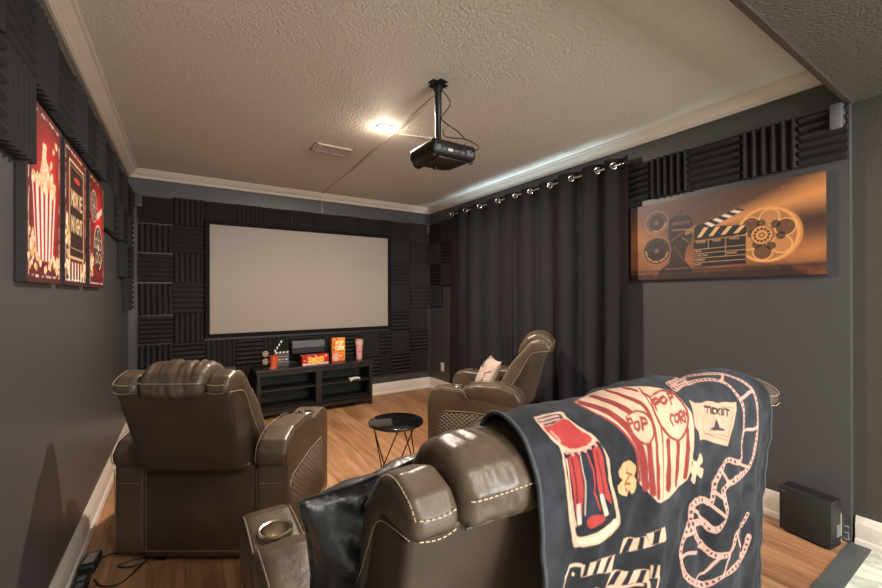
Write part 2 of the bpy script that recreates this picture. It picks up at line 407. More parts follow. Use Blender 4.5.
ART=[('p','cream',0,[54,559,60,557,68,557,78,555,88,555,98,557,110,557,124,555,132,555,134,559,132,564,130,570,130,575,132,582,134,586,138,593,142,599,150,608,158,617,168,624,174,630,178,635,180,639,182,641,184,648,188,655,192,661,198,672,204,684,206,695,206,703,206,715,206,726,206,739,212,759,224,786,232,808,234,819,234,828,232,834,226,839,216,845,206,852,188,856,166,852,150,850,136,850,124,850,114,845,106,843,102,841,98,837,92,821,88,797,86,781,86,766,84,748,76,723,74,708,74,695,76,679,76,664,78,653,76,639,74,630,68,624,62,615,58,608,56,599,54,593,52,586,52,579,52,573,52,568,54,562,54,559]),
('p','navy',0,[58,562,88,562,122,564,120,577,90,586,64,582,56,573]),
('s','pink',0.006,[62,568,88,570,112,570]),
('s','pink',0.004,[60,575,84,579,110,579]),
('p','red',0,[56,582,62,582,68,584,76,586,82,586,92,586,102,584,114,579,122,579,128,582,130,588,134,597,138,604,146,613,154,619,162,626,166,633,164,635,158,639,150,639,142,641,132,639,120,639,110,639,102,639,98,639,94,637,90,635,86,633,80,628,76,621,70,615,66,608,62,599,58,593,58,586,56,582]),
('s','pinkred',0.006,[68,597,80,621]),
('p','black',0,[82,646,86,646,92,646,100,646,106,646,114,646,124,646,134,648,144,648,152,646,162,644,170,641,176,639,180,641,184,646,186,653,188,659,190,666,194,677,196,686,198,697,200,706,200,712,200,719,198,728,200,741,204,761,214,786,222,805,224,814,224,819,222,821,214,821,204,825,186,823,168,823,154,825,142,825,130,825,116,821,108,817,102,812,100,808,98,801,98,792,96,774,94,752,84,719,80,697,80,681,82,668,82,655,82,646]),
('p','navy',0,[112,657,120,657,128,655,138,659,144,666,148,675,150,686,148,701,144,717,142,732,156,759,170,783,172,797,154,799,130,792,116,781,116,763,116,748,118,732,120,708,120,690,116,670,112,657]),
('p','red',0,[90,657,96,653,104,650,112,653,116,668,120,688,120,708,120,730,118,754,116,774,114,788,110,794,106,792,104,779,102,754,96,723,90,697,90,672,90,657]),
('p','red',0,[156,653,162,650,168,648,174,648,178,655,182,666,186,679,190,697,192,715,192,730,194,746,200,763,204,777,202,779,196,774,192,768,184,763,174,757,164,743,158,726,158,710,160,697,158,679,156,664,156,653]),
('s','maroon',0.005,[98,659,100,679,102,699,104,719,106,741,108,761,106,779]),
('s','maroon',0.005,[168,659,170,684,178,712,180,735,184,759]),
('s','cream',0.004,[86,659,86,679,84,697,88,721,96,750,98,772,100,792]),
('s','cream',0.003,[120,657,124,686,126,710,124,730,124,752,124,777]),
('s','red',0.005,[140,657,146,677,152,695,150,715,146,735,162,763,172,786]),
('p','white',0,[106,754,114,752,114,772,114,792,104,792]),
('p','white',0,[168,750,180,754,188,777,198,803,184,803]),
('p','red',0,[128,792,132,790,138,788,148,790,162,794,176,797,184,801,186,805,184,810,176,812,162,812,148,814,138,812,132,805,128,797,128,792]),
('p','pale',0,[100,819,116,825,136,832,154,832,176,828,204,828,220,823,226,825,226,830,220,837,210,843,192,850,166,845,146,845,130,845,116,841,108,834,102,825,100,819]),
('s','pinkred',0.008,[88,644,90,646]),
('s','pinkred',0.008,[100,648,102,650]),
('s','pinkred',0.008,[116,648,118,650]),
('s','pinkred',0.008,[132,646,136,650]),
('s','pinkred',0.008,[150,646,152,648]),
('s','pinkred',0.008,[168,644,170,646]),
('p','cream',0,[192,539,198,537,206,535,218,531,236,517,261,502,275,500,285,504,293,511,305,515,319,517,335,517,351,524,367,533,385,539,403,544,417,548,431,555,443,557,453,559,465,562,475,566,485,573,495,579,503,586,511,590,513,597,515,604,517,610,519,617,521,624,525,630,529,635,533,641,537,646,541,655,541,661,541,670,539,679,537,688,533,695,531,703,529,712,527,721,527,732,525,743,521,757,517,768,513,781,509,792,505,803,501,812,495,817,485,821,473,823,453,821,431,819,415,823,401,828,381,828,347,812,337,808,331,801,325,794,319,788,315,781,309,777,305,772,301,768,297,763,295,757,293,746,293,732,293,719,295,706,295,695,293,686,291,679,289,675,283,666,277,657,269,648,263,639,257,630,248,619,240,610,234,602,226,593,220,586,214,579,208,575,202,568,198,562,194,553,192,544,192,539]),
('s','red2',0.022,[208,546,214,551,224,557,234,564,242,575,251,586,257,597,265,608,271,617,279,628,285,639,293,653,299,664,303,670,305,677,307,686,307,695,307,710,309,732,311,757,313,772]),
('s','red2',0.02,[269,517,269,533,273,551,283,566,291,575,297,584,305,593,311,602,315,610,321,619,327,628,331,637,335,648,335,661,333,675,331,690,327,706,327,726,331,752,331,774,329,786]),
('s','red2',0.016,[321,524,323,533,329,542,333,555,339,568,347,577,355,586,363,593,367,604,367,613,365,626,363,639,365,655,367,675,367,692,359,706,353,721,353,743,351,766,347,786,343,797]),
('s','red2',0.007,[192,539,194,546,196,557,202,566,208,575,214,582,222,588,232,599,240,610,251,621,259,633,269,646,277,657,285,668,291,677,293,684,295,695,295,708,295,728,297,746,297,757]),
('s','red2',0.012,[367,535,371,542,379,546,385,553,393,559,397,568,401,575,407,584,409,588]),
('s','red2',0.02,[415,695,415,703,415,715,413,728,411,739,411,757,411,777,411,797,407,805]),
('s','red2',0.018,[461,695,459,701,459,715,457,728,451,739,445,752,441,770,441,790,443,805]),
('s','red2',0.016,[507,686,505,692,505,706,507,721,509,739,505,754,499,772,495,790,493,803]),
('s','cream',0.008,[399,551,395,559,389,570,385,584,383,597,383,610,381,619,381,630,381,644,381,655,383,666,385,681,383,699,371,721,365,737,363,754,361,772,357,788,349,805]),
('s','red2',0.006,[407,553,403,562,399,570,395,584,393,597,393,610,393,621,395,635,395,646,395,657,395,668,395,681,393,699,383,723,377,739,379,759,387,783,385,799,373,817]),
('p','red2',0,[289,606,295,606,303,604,315,604,323,604,333,604,341,606,349,608,355,610,361,617,363,621,365,630,367,637,367,646,367,655,365,661,361,668,355,672,345,675,337,677,329,679,325,679,319,679,313,677,309,675,305,670,299,664,295,657,289,646,287,635,285,624,287,613,289,606]),
('p','cream',0,[293,608,299,608,307,608,315,608,323,608,331,608,339,610,345,613,349,615,353,619,355,624,357,630,357,635,355,641,355,650,353,657,351,664,345,668,339,670,335,675,329,675,325,675,321,675,317,672,313,670,309,666,305,661,299,653,297,646,293,635,291,624,293,615,293,608]),
('p','red2',0,[411,586,423,582,441,575,461,570,477,570,489,575,501,584,507,588,513,595,515,604,517,613,519,624,523,635,525,646,525,657,523,666,517,675,509,684,497,690,487,697,475,701,465,703,455,703,443,699,429,692,417,684,407,675,399,666,393,655,389,646,387,635,387,624,389,615,395,608,401,599,405,590,411,586]),
('p','cream',0,[415,588,425,586,439,582,457,575,469,575,479,579,489,586,497,593,503,599,505,608,509,617,511,626,515,637,515,646,515,655,513,664,509,670,501,677,491,684,481,690,471,695,463,697,455,697,445,692,435,688,423,679,413,670,407,661,401,655,399,646,397,635,397,626,399,617,403,608,407,602,411,593,415,588]),
('s','red2',0.007,[283,641,289,615,303,615,303,626,287,626]),
('s','red2',0.007,[311,628,321,628,319,639,313,648,305,641,305,633,311,628]),
('s','red2',0.007,[325,646,333,621,345,624,343,633,329,635]),
('s','red2',0.008,[405,621,411,599,429,593,431,602,411,610]),
('s','red2',0.008,[441,593,457,588,459,597,447,606,437,608,433,602,441,593]),
('s','red2',0.008,[467,613,479,586,495,590,493,599,471,599]),
('s','red2',0.007,[459,641,447,637,437,648,445,661]),
('s','red2',0.007,[469,644,483,644,481,655,471,661,459,655,463,646,469,644]),
('s','red2',0.007,[485,664,489,641,499,639,501,650,489,655,499,664]),
('s','red2',0.007,[505,666,507,639,521,661,521,637]),
('p','tan',0,[242,697,246,697,257,699,267,703,275,708,283,715,287,719,289,723,289,728,289,732,287,737,285,741,283,746,285,748,287,750,289,754,287,759,285,768,281,772,279,777,273,777,271,779,267,774,265,770,263,768,259,770,257,774,253,779,244,774,236,770,228,763,222,757,220,750,220,743,226,741,234,739,240,739,238,735,232,730,228,726,228,721,226,717,228,712,232,708,238,701,242,697]),
('s','brown',0.005,[261,721,257,730,277,741]),
('s','brown',0.005,[269,743,248,752,269,757]),
('s','brown',0.005,[251,761,255,768]),
('p','cream',0,[519,759,521,763,527,768,533,770,543,768,559,763,575,763,583,770,589,781,589,790,581,792,567,792,557,792,569,799,583,803,591,810,591,819,587,828,571,828,555,819,543,810,533,803,531,810,533,823,531,832,525,830,519,823,513,817,513,810,515,803,515,799,511,794,507,788,505,783,509,781,513,779,517,777,519,772,519,766,519,759]),
('p','cream2',0,[547,615,569,626,617,630,661,628,719,644,780,653,774,679,737,697,719,723,705,743,689,761,659,752,623,739,551,715,553,697,543,684,547,655]),
('s','brown2',0.002,[605,637,655,644,705,655,754,666,723,690,707,721,693,748,639,728,591,712,595,675,605,637]),
('s','black',0.0055,[609,641,637,646]),
('s','black',0.0055,[625,646,617,659]),
('s','black',0.0055,[641,646,633,661]),
('s','black',0.0055,[659,648,647,648,639,661,649,661]),
('s','black',0.0055,[665,648,655,661]),
('s','black',0.0055,[681,650,659,655,669,666]),
('s','black',0.0055,[703,661,687,655,677,666,693,672]),
('s','black',0.0055,[683,661,697,666]),
('s','black',0.0055,[709,661,725,668]),
('s','black',0.0055,[717,664,707,679]),
('p','dark',0,[623,706,639,699,647,675,665,706,687,715,687,721,651,712,621,708]),
('s','brown2',0.0015,[603,717,647,723,695,737]),
('f','pink',0.0165,[523,568,535,564,551,555,575,546,605,544,701,500,707,506,717,511,727,517,739,522,749,531,762,537,776,539,792,539,806,542,816,548,826,557,834,564,842,570,850,575,858,582,866,588,876,597,884,606,892,615,898,621,902,628,904,635,904,639,904,648,902,655,900,664,898,672,896,684,900,697,906,715,908,728,904,739,898,750,894,763,892,777,892,792,888,805,880,814,870,823,860,832,852,841,846,850,842,859,836,868,828,872,820,876,808,879,790,876,745,863,731,863,721,863,715,868,709,870,703,872,697,874,693,876,689,881,685,883,681,888,677,888,675,890]),
('f','pink',0.0165,[523,582,533,579,545,575,563,570,583,568,609,564,645,551,673,546,691,546,705,548,717,553,729,559,737,566,745,570,754,575,762,577,770,582,776,584,780,588,784,595,788,602,790,608,792,615,794,621,796,628,800,635,802,641,806,648,810,657,812,664,814,672,816,684,816,692,812,701,806,710,802,719,798,726,798,735,800,746,804,759,802,768,800,777,794,783,788,790,788,801,788,812,790,821,788,830,749,821,739,821,729,819,721,817,713,814,705,810,695,808,687,808,681,810,677,814,671,819,665,821,659,825,653,830,649,837,643,843,641,848,637,856,637,859]),
('s','pink',0.009,[701,500,609,564]),
('s','pink',0.009,[826,557,770,582]),
('s','pink',0.009,[904,635,856,644,806,648]),
('s','pink',0.009,[898,750,844,748,800,746]),
('s','pink',0.009,[836,868,739,821]),
('s','pink',0.009,[697,874,683,852,659,825]),
('f','pink',0.0165,[675,890,675,894,677,899,677,905,679,912,679,916,679,921,679,925,681,930,681,934,683,939,685,945,685,950,685,954,687,961,687,970,687,976,685,983,681,985,675,987,667,987,663,990,657,992,653,992,649,994,645,994,643,994,639,992,635,992,633,990,631,990,627,987,625,985,623,981,621,978,619,976,615,974,609,970,597,967,549,941,533,932,527,932,523,932]),
('f','pink',0.0165,[637,859,637,863,637,868,637,872,637,879,637,883,635,890,635,894,635,901,633,905,631,907,631,912,629,912,625,912,621,912,615,907,611,905,605,903,599,903,549,876,539,876,531,876,527,879,523,883,519,885,517,888,517,890,517,892,517,896,517,901,517,905,517,910,517,914,517,921,517,925,517,927,517,932,517,932,519,934,519,934,521,936,521,936,523,936]),
('s','pink',0.009,[679,916,637,883]),
('s','pink',0.009,[687,970,647,936,615,907]),
('s','pink',0.009,[643,994,625,974,589,943,517,890]),
('s','pink',0.009,[615,974,517,932]),
('f','pink',0.0165,[523,932,525,936,525,941,527,947,531,956,537,967,543,976,549,983,563,996,609,1029,613,1036,617,1041,621,1045,625,1049,631,1054,635,1058,639,1063,645,1067,651,1072,657,1074,663,1076,671,1078,679,1078,689,1080,699,1083,709,1083,715,1080,717,1078,721,1072,721,1067,723,1060,723,1056,723,1052,723,1047,723,1043,725,1041,727,1034,735,1027,754,1025,816,1043,822,1032,826,1018,828,1009]),
('f','pink',0.0165,[511,934,509,939,505,945,499,952,493,958,487,965,483,972,481,978,479,985,477,990,477,996,475,1003,477,1009,477,1016,477,1025,483,1036,493,1052,501,1065,509,1072,517,1080,531,1092,563,1118,607,1147,621,1154,629,1154,637,1151,645,1149,655,1143,663,1138,675,1136,691,1138,707,1138,717,1134,727,1129,737,1125,747,1120,806,1145,818,1138,826,1125,828,1111,832,1098,834,1087,838,1080]),
('s','pink',0.009,[531,956,493,958]),
('s','pink',0.009,[621,1045,533,1018,477,1009]),
('s','pink',0.009,[671,1078,645,1096,625,1120,563,1118]),
('s','pink',0.009,[721,1067,713,1098,687,1114,675,1136]),
('s','pink',0.009,[735,1027,754,1067,818,1138]),
('p','pinkc',0,[244,872,283,885,307,881,319,910,295,912,271,914,240,910]),
('p','black',0,[263,881,279,885,273,899,265,914,244,912]),
('p','black',0,[293,883,303,883,301,912,287,912]),
('p','pinkc',0,[307,876,331,874,375,885,373,910,337,905,319,910]),
('p','black',0,[325,874,353,879,343,890,337,905,321,907]),
('p','pinkc',0,[118,883,142,883,184,896,222,901,216,916,210,932,170,919,138,907,116,905]),
('p','black',0,[126,883,138,883,132,894,128,905,118,905]),
('p','black',0,[156,888,176,894,164,903,154,914,140,907]),
('p','black',0,[200,899,216,901,202,912,188,923,174,921]),
('s','pinkc',0.006,[68,883,86,872,118,883]),
('s','pinkc',0.006,[86,872,72,885,64,905]),
('p','cream',0,[94,890,98,890,102,894,102,896,102,899,98,899,94,896,94,892,94,890]),
('p','pinkc',0,[210,932,251,950,283,956,315,963,313,990,291,992,261,985,234,983,190,961]),
('p','black',0,[228,943,244,947,234,963,226,981,198,967]),
('p','black',0,[261,950,277,954,269,967,263,985,244,983]),
('p','black',0,[297,961,311,963,305,976,301,992,285,992]),
('p','pinkc',0,[319,954,339,956,335,981,315,981]),
('p','black',0,[325,954,335,954,325,981,317,981]),
('s','pinkc',0.007,[313,990,315,1007,315,1025,285,1025,248,1016,212,1005,154,976,132,970,102,952,68,936]),
('s','pinkc',0.006,[335,981,335,1009,335,1038]),
('s','pinkc',0.007,[156,950,206,974,240,985,273,994,301,996])]
# lamp strengths and exposure
E_MAIN,E_GLOW,E_REAR,E_WIN,E_DAY,EXPO=80,3,24,135,170,0.03
# ---------------------------------------------------------------- the room shell
def struct(name,bm,m,**k): return tag(obj(name,bm,m,**k),kind='structure')
YO=.575; XR2=2.84; YR=-2.7
b=NB(); box(b,XL-.12,XR+.25,.575,YB+.12,-.10,0); struct('floor',b,M['floor'],smooth=False)
b=NB(); box(b,XL-.12,XR2+.15,YR-.1,.495,-.10,.002); struct('floor',b,M['marble'],smooth=False)
b=NB(); box(b,XL-.12,XR2+.15,.495,.575,-.10,.004,.002); struct('floor',b,M['strip'],smooth=False)
b=NB(); box(b,XL-.12,XR+.25,.58,YB+.12,CEIL,CEIL+.12); struct('ceiling',b,M['ceil'],smooth=False)
b=NB(); box(b,XL-.12,XR2+.15,YR-.1,.30,CEIL,CEIL+.12); struct('ceiling',b,M['ceil'],smooth=False)
b=NB(); box(b,XL-.12,XR+.25,YB,YB+.12,0,CEIL); struct('wall_back',b,M['wall'],smooth=False)
b=NB(); box(b,XL-.12,XL,YR,YB,0,CEIL); struct('wall_left',b,M['wall'],smooth=False)
WY0,WY1,WZ0,WZ1=1.95,3.75,.25,2.17      # window opening behind the curtains
b=NB()
box(b,XR,XR+.12,WY1,YB,0,CEIL); box(b,XR,XR+.12,.565,WY0,0,CEIL); box(b,XR,XR+.12,WY0,WY1,0,WZ0); box(b,XR,XR+.12,WY0,WY1,WZ1,CEIL)
struct('wall_right',b,M['wall'],smooth=False)
b=NB(); box(b,XR2,XR2+.12,YR,.565,0,CEIL); struct('wall_right_rear',b,M['wall_rear'],smooth=False)
b=NB(); box(b,XL-.12,XR2+.12,YR-.12,YR,0,CEIL); struct('wall_rear',b,M['wall_rear'],smooth=False)
b=NB(); box(b,XL,XR2+.1,.30,.56,2.215,CEIL); struct('trim_1',b,M['soffit'],smooth=False)
b=NB(); box(b,XL,XR+.1,.556,.582,2.208,CEIL,.004); struct('trim_2',b,mat('bulkhead_edge_bead',(64,52,44),.5,bump=[(85,.8,.004,3)]),smooth=False)
b=NB(); box(b,.9,2.5,YR,YR+.03,.55,2.05,.004); box(b,.86,2.54,YR,YR+.045,.49,.55,.004); w2=struct('window_2',b,M['white'],smooth=False)
for x0,x1 in ((.96,1.67),(1.73,2.44)):
    b=NB(); box(b,x0,x1,YR+.028,YR+.034,.61,1.99); obj('window_pane',b,M['sky_pane'],w2,smooth=False)
w1=NB(); box(w1,XR+.085,XR+.10,WY0,WY1,WZ0,WZ1); wn=struct('window_1',w1,M['sky_pane'],smooth=False)
b=NB()
for y0,y1,z0,z1 in ((WY0,WY0+.04,WZ0,WZ1),(WY1-.04,WY1,WZ0,WZ1),(2.83,2.87,WZ0,WZ1),(WY0,WY1,WZ0,WZ0+.04),(WY0,WY1,WZ1-.04,WZ1)): box(b,XR+.05,XR+.09,y0,y1,z0,z1,.003)
obj('window_frame',b,M['white'],wn,smooth=False)
def sweep(bm,path,prof,side=1):
    """profile (distance from wall, z) along a polyline of wall points; the room lies to the right of travel when side=1"""
    P=[Vector((p[0],p[1],0)) for p in path]; N=len(P); rows=[]
    for i in range(N):
        ds=[]
        if i>0: ds.append((P[i]-P[i-1]).normalized())
        if i<N-1: ds.append((P[i+1]-P[i]).normalized())
        ns=[Vector((d.y,-d.x,0))*side for d in ds]
        n=ns[0] if len(ns)==1 else (ns[0]+ns[1])/(1+ns[0].dot(ns[1]))
        rows.append([bm.verts.new(P[i]+n*d+Vector((0,0,z))) for d,z in prof])
    for A,B in zip(rows,rows[1:]):
        for k in range(len(prof)-1): bm.faces.new((A[k],A[k+1],B[k+1],B[k]))
    bm.faces.new(rows[0]); bm.faces.new(rows[-1][::-1]); bmesh.ops.recalc_face_normals(bm,faces=bm.faces[:])
crown=[(0,2.342),(.013,2.342),(.015,2.349),(.022,2.352),(.024,2.360),(.034,2.368),(.050,2.382),(.060,2.396),(.062,2.402),(.074,2.404),(.078,2.415),(0,2.415)]
b=NB(); sweep(b,[(XL,.58),(XL,YB),(XR,YB),(XR,.58)],crown); struct('trim_3',b,M['crown'],angle=25)
base=[(0,.137),(.006,.137),(.010,.128),(.011,.118),(.015,.108),(.018,.100),(.018,.030),(.026,.026),(.031,.014),(.032,0),(0,0)]
def base_run(name,path):
    b=NB(); sweep(b,path,base); struct(name,b,M['white'],angle=25)
base_run('baseboard_left',[(XL,-2.6),(XL,YB)]); base_run('baseboard_back',[(XL,YB),(XR,YB)]); base_run('baseboard_right',[(XR,YB),(XR,.60)])
base_run('baseboard_right_rear',[(XR2,.555),(XR2,-2.6)])
rc=[(0,2.342),(.013,2.342),(.034,2.368),(.060,2.396),(.078,2.415),(0,2.415)]
b=NB(); sweep(b,[(XR2,.30),(XL,.30)],rc); struct('trim_4',b,M['crown'],angle=25)

# ---------------------------------------------------------------- acoustic foam tiles
T=.272
def foam_mesh(kind):
    b=NB(); n=6; d0,d1=.014,.046; rows=[]
    for k in range(n):
        for q,dd in ((0,d0),(.10,d0+.003),(.36,d1-.003),(.5,d1),(.64,d1-.003),(.90,d0+.003)):
            rows.append((-T/2+T*(k+q)/n,dd))
    rows.append((T/2,d0))
    def V(a,c,d): return b.verts.new((a,-d,c) if kind=='up' else (c,-d,a))
    A=[V(a,-T/2,d) for a,d in rows]; B=[V(a,T/2,d) for a,d in rows]
    for i in range(len(rows)-1): b.faces.new((A[i],A[i+1],B[i+1],B[i]))
    C=[V(-T/2,-T/2,0),V(T/2,-T/2,0)]; D=[V(-T/2,T/2,0),V(T/2,T/2,0)]
    b.faces.new([C[0],C[1]]+A[::-1]); b.faces.new([D[0]]+B+[D[1]])
    b.faces.new((C[0],A[0],B[0],D[0])); b.faces.new((C[1],D[1],B[-1],A[-1])); b.faces.new((C[0],D[0],D[1],C[1]))
    bmesh.ops.recalc_face_normals(b,faces=b.faces[:])
    me=bpy.data.meshes.new('foam_'+kind); b.to_mesh(me); b.free(); me.materials.append(M['foam'])
    me.polygons.foreach_set('use_smooth',[True]*len(me.polygons)); me.set_sharp_from_angle(angle=math.radians(50)); return me
FU,FF=foam_mesh('up'),foam_mesh('flat')
ORD=['top','second','third','fourth','fifth','sixth','bottom']
def foam(c,wd,ht,rz,up,label,group):
    o=bpy.data.objects.new('acoustic_foam_tile',FU if up else FF); col.objects.link(o); o.location=c
    o.rotation_euler=(random.uniform(-.006,.006),random.uniform(-.012,.012),rz); o.scale=(wd/T*.995,random.uniform(.92,1.0),ht/T*.995)
    tag(o,label,'foam tile',group)
EX=[-.364,-.096,.165,.444,.70,.967,1.235,1.505,1.768,2.055,2.204,2.478,2.753]
EZ=[2.19,1.93,1.655,1.375,1.065,.795,.52,.245]
cd={0:'corner column left of the screen',1:'second column left of the screen',9:'narrow column behind the screen edge',10:'first column right of the screen',11:'corner column right of the screen'}
oc={2:'above screen, first from its left corner',3:'above screen, second from its left corner',4:'above screen, third from its left corner',5:'above screen, fourth from its left corner',6:'above screen, fourth from its right corner',7:'above screen, third from its right corner',8:'above screen, second from its right corner',9:'above screen, narrow one at right corner'}
uc={2:'under screen, nearest its lower left corner',3:'under screen left of the clapperboard',4:'under screen behind the clapperboard',5:'under screen behind the black speaker',6:'under screen behind red candy box',7:'under screen between popcorn box and cup',8:'under screen right of the pink cup',9:'narrow one under screen lower right corner'}
for c in range(12):
    for r in range(7):
        if 2<=c<=9 and r in (1,2,3,4): continue
        if r==6 and c in (0,1,2,4,5,6): continue
        up=(c+r)%2==1; rd='upright ridges' if up else 'level ridges'
        x0,x1=EX[c],EX[c+1]; z1,z0=EZ[r],EZ[r+1]
        if c in (0,1): z1-=.012*(c==0); 
        if c in cd and c!=9: lb='foam tile with %s, screen wall %s, %s'%(rd,cd[c],ORD[r]+(' from top' if 0<r<6 else ''))
        elif r==0: lb='foam tile with %s, %s'%(rd,oc[c])
        elif r==5: lb='foam tile with %s, %s'%(rd,uc[c])
        else: lb={3:'low foam tile on screen wall left of the media console',7:'low foam tile behind the media console right bay',8:'low foam tile with level ridges behind right end of media console',9:'narrow low foam tile with upright ridges right of media console'}.get(c,'low foam tile')
        foam(((x0+x1)/2,YB-.001,(z0+z1)/2),x1-x0,z1-z0,0,up,lb,'acoustic foam tiles on the screen wall')
LYE=[1.245,1.505,1.77,2.03,2.295,2.56,2.825,3.10,3.365,3.635,3.90,4.165,4.43,4.615]
LZE=[2.205,1.935,1.665,1.395,1.12]
nr=[2,2,1,1,1,1,1,2,2,2,3,4,4]
pos=['outermost column towards the viewer','column before the popcorn poster','above left half of popcorn poster','above right half of popcorn poster','above left half of movie night poster','above right half of movie night poster','above the reel poster','first column beyond the reel poster','second column beyond the reel poster','third column beyond the reel poster','fourth column beyond the reel poster','next to last column before screen corner','last column before screen corner']
for i in range(13):
    for r in range(nr[i]):
        up=(i+r)%2==0
        lb='foam tile, %s ridges, left wall, %s%s'%('upright' if up else 'level',pos[i],'' if nr[i]==1 else ', '+['top','second','third','fourth'][r])
        foam((XL+.001,(LYE[i]+LYE[i+1])/2,(LZE[r]+LZE[r+1])/2),LYE[i+1]-LYE[i],LZE[r]-LZE[r+1],PI/2,up,lb,'acoustic foam tiles on the left wall')
for k,(y0,y1,up,w) in enumerate(((1.571,1.771,False,'beside the curtain rod end'),(1.305,1.571,True,'second from the curtain'),(1.022,1.305,False,'middle of the five'),(.752,1.022,True,'second from the pillar end'),(.565,.752,False,'at the bulkhead end'))):
    foam((XR-.001,(y0+y1)/2,2.065),y1-y0,.272,-PI/2,up,'foam tile with %s ridges above the reel canvas, %s'%('upright' if up else 'level',w),'foam tiles above the wide canvas')
for i,(y0,y1) in enumerate(((4.305,4.575),(4.035,4.305))):
    for r in range(4 if i==0 else 3):
        up=(i+r)%2==1
        foam((XR-.001,(y0+y1)/2,2.055-.272*r),y1-y0,.272,-PI/2,up,'foam tile, %s ridges, right wall, %s, %s'%('upright' if up else 'level',['nearest screen corner','nearest the curtain'][i],['top','second','third','fourth'][r]),'foam tiles between corner and curtain')

# ---------------------------------------------------------------- projection screen
sc=empty('projection_screen',((.2074+2.1463)/2,YB-.055,.8615),0,'large pale grey projection screen in black frame on foam covered back wall','projection screen')
hw=(2.1463-.2074)/2; hz=1.0966
b=NB(); box(b,-hw-.002,hw+.002,0,.006,-.002,hz+.002); obj('screen_fabric',b,M['screen'],sc,smooth=False)
b=NB(); fw=.040
for x0,x1,z0,z1 in ((-hw-fw,-hw,-fw,hz+fw),(hw,hw+fw,-fw,hz+fw),(-hw,hw,-fw,0),(-hw,hw,hz,hz+fw)): box(b,x0,x1,-.014,.03,z0,z1,.003)
obj('frame',b,M['frame'],sc,smooth=False)
for x in (-.8,.8):
    b=NB(); box(b,x-.03,x+.03,.02,.054,.92,.98); obj('wall_bracket',b,M['black'],sc,smooth=False)

# ---------------------------------------------------------------- ceiling things
cl=empty('ceiling_light',(1.171,2.533,CEIL),0,'glowing round flush light on the textured ceiling','ceiling light')
b=NB(); lathe(b,[(.050,-.012),(.060,-.010),(.066,-.003),(.068,0)],40,cap0=False); obj('trim_ring',b,M['white'],cl)
b=NB(); lathe(b,[(.0005,-.017),(.03,-.0165),(.046,-.015),(.055,-.011),(.056,-.002)],40); obj('diffuser',b,M['lens_glow'],cl)
vt=empty('ceiling_vent',(.993,3.145,CEIL),.0,'white two-section air vent on the ceiling left of the light','vent')
b=NB(); x,y=.155,.088
for a in ((-x,x,-y,-y+.022),(-x,x,y-.022,y),(-x,-x+.022,-y,y),(x-.022,x,-y,y),(-.007,.007,-y,y)): box(b,*a,-.012,0,.003)
obj('frame',b,M['crown'],vt)
for sx in (-1,1):
    b=NB()
    for k in range(7):
        t=NB(); box(t,-.062,.062,-.009,.009,-.001,.001); merge(b,t,Matrix.Translation((sx*.070,-.058+k*.0193,-.006))@Matrix.Rotation(.6,4,'X'))
    obj('louvre',b,M['crown'],vt,smooth=False)
b=NB(); box(b,-.14,.14,-.07,.07,-.0015,-.0005); obj('duct_shade_sheet',b,mat('duct_shadow_grey',(90,84,78),.8),vt,smooth=False)  # grey sheet behind the louvres standing in for the shade in the duct
# cable raceway
r_=empty('cable_raceway',(1.23,1.95,CEIL),0,'thin white cable cover running over ceiling from projector to screen wall','cable cover')
def bar(bm,a,c,w,h):
    a,c=Vector(a),Vector(c); d=c-a; L=d.length; t=NB(); box(t,0,L,-w/2,w/2,-h,0,.002); merge(bm,t,Matrix.Translation(a)@Matrix.Rotation(math.atan2(d.y,d.x),4,'Z'))
b=NB(); bar(b,(0,0,0),(.078,1.65,0),.020,.011); obj('cover_strip',b,M['crown'],r_)
b=NB(); bar(b,(.078,1.652,0),(.093,2.605,0),.012,.007); obj('cover_strip',b,M['crown'],r_)
b=NB(); tube(b,smoothline([(.094,2.598,-.008),(.095,2.60,-.03),(.102,2.60,-.075),(.100,2.655,-.10),(.108,2.668,-.16),(.108,2.668,-.22)]),.003,6); obj('cable',b,M['white_pl'],r_)
b=NB(); bar(b,(1.30,2.575,CEIL),(1.60,2.505,CEIL),.018,.009); tag(obj('cable_raceway',b,M['crown']),'short white cable cover branching from the long one beside the ceiling light','cable cover')
# projector on its pole
mp=empty('projector_mount',(1.175,1.85,CEIL),.15,'black telescoping ceiling mount pole holding the projector','projector mount')
b=NB(); box(b,-.052,.052,-.024,.024,-.008,0,.002); box(b,-.024,.024,-.052,.052,-.0085,-.0005,.002); obj('ceiling_plate',b,M['black'],mp,smooth=False)
b=NB(); box(b,-.018,.018,-.018,.018,-.045,-.008,.003); tube(b,[(-.03,0,-.03),(.03,0,-.03)],.006,8); obj('swivel_bracket',b,M['black'],mp)
b=NB(); lathe(b,[(.016,-.34),(.016,-.17),(.0195,-.165),(.0195,-.035)],20,cap0=True,cap1=True); obj('pole',b,M['black'],mp)
b=NB(); box(b,-.04,.04,-.03,.03,-.347,-.338,.002)
for sx,sy in ((-1,-1),(1,-1),(-1,1),(1,1)): tube(b,[(sx*.03,sy*.02,-.343),(sx*.085,sy*.07,-.356)],.006,6)
obj('spider_arm',b,M['black'],mp)
pj=empty('projector',(1.200,1.835,1.975),0,'black video projector hanging from the ceiling pole facing the screen','projector')
b=NB()
prof=fillet([(-.140,-.120),(.135,-.120),(.140,.13),(.10,.165),(-.11,.165),(-.145,.12)],.02)
rings=[]
for z,ins in ((0,.022),(.006,.008),(.018,0),(.062,0),(.076,.006),(.082,.02)):
    rings.append([b.verts.new((q.x,q.y,z+(.0 if z>.03 else (.012 if q.y>.05 else 0)))) for q in inset(prof,ins)])
for A_,B_ in zip(rings,rings[1:]):
    for k in range(len(A_)): b.faces.new((A_[k],A_[(k+1)%len(A_)],B_[(k+1)%len(A_)],B_[k]))
b.faces.new(rings[0][::-1]); b.faces.new(rings[-1]); obj('housing',b,M['black'],pj,angle=50)
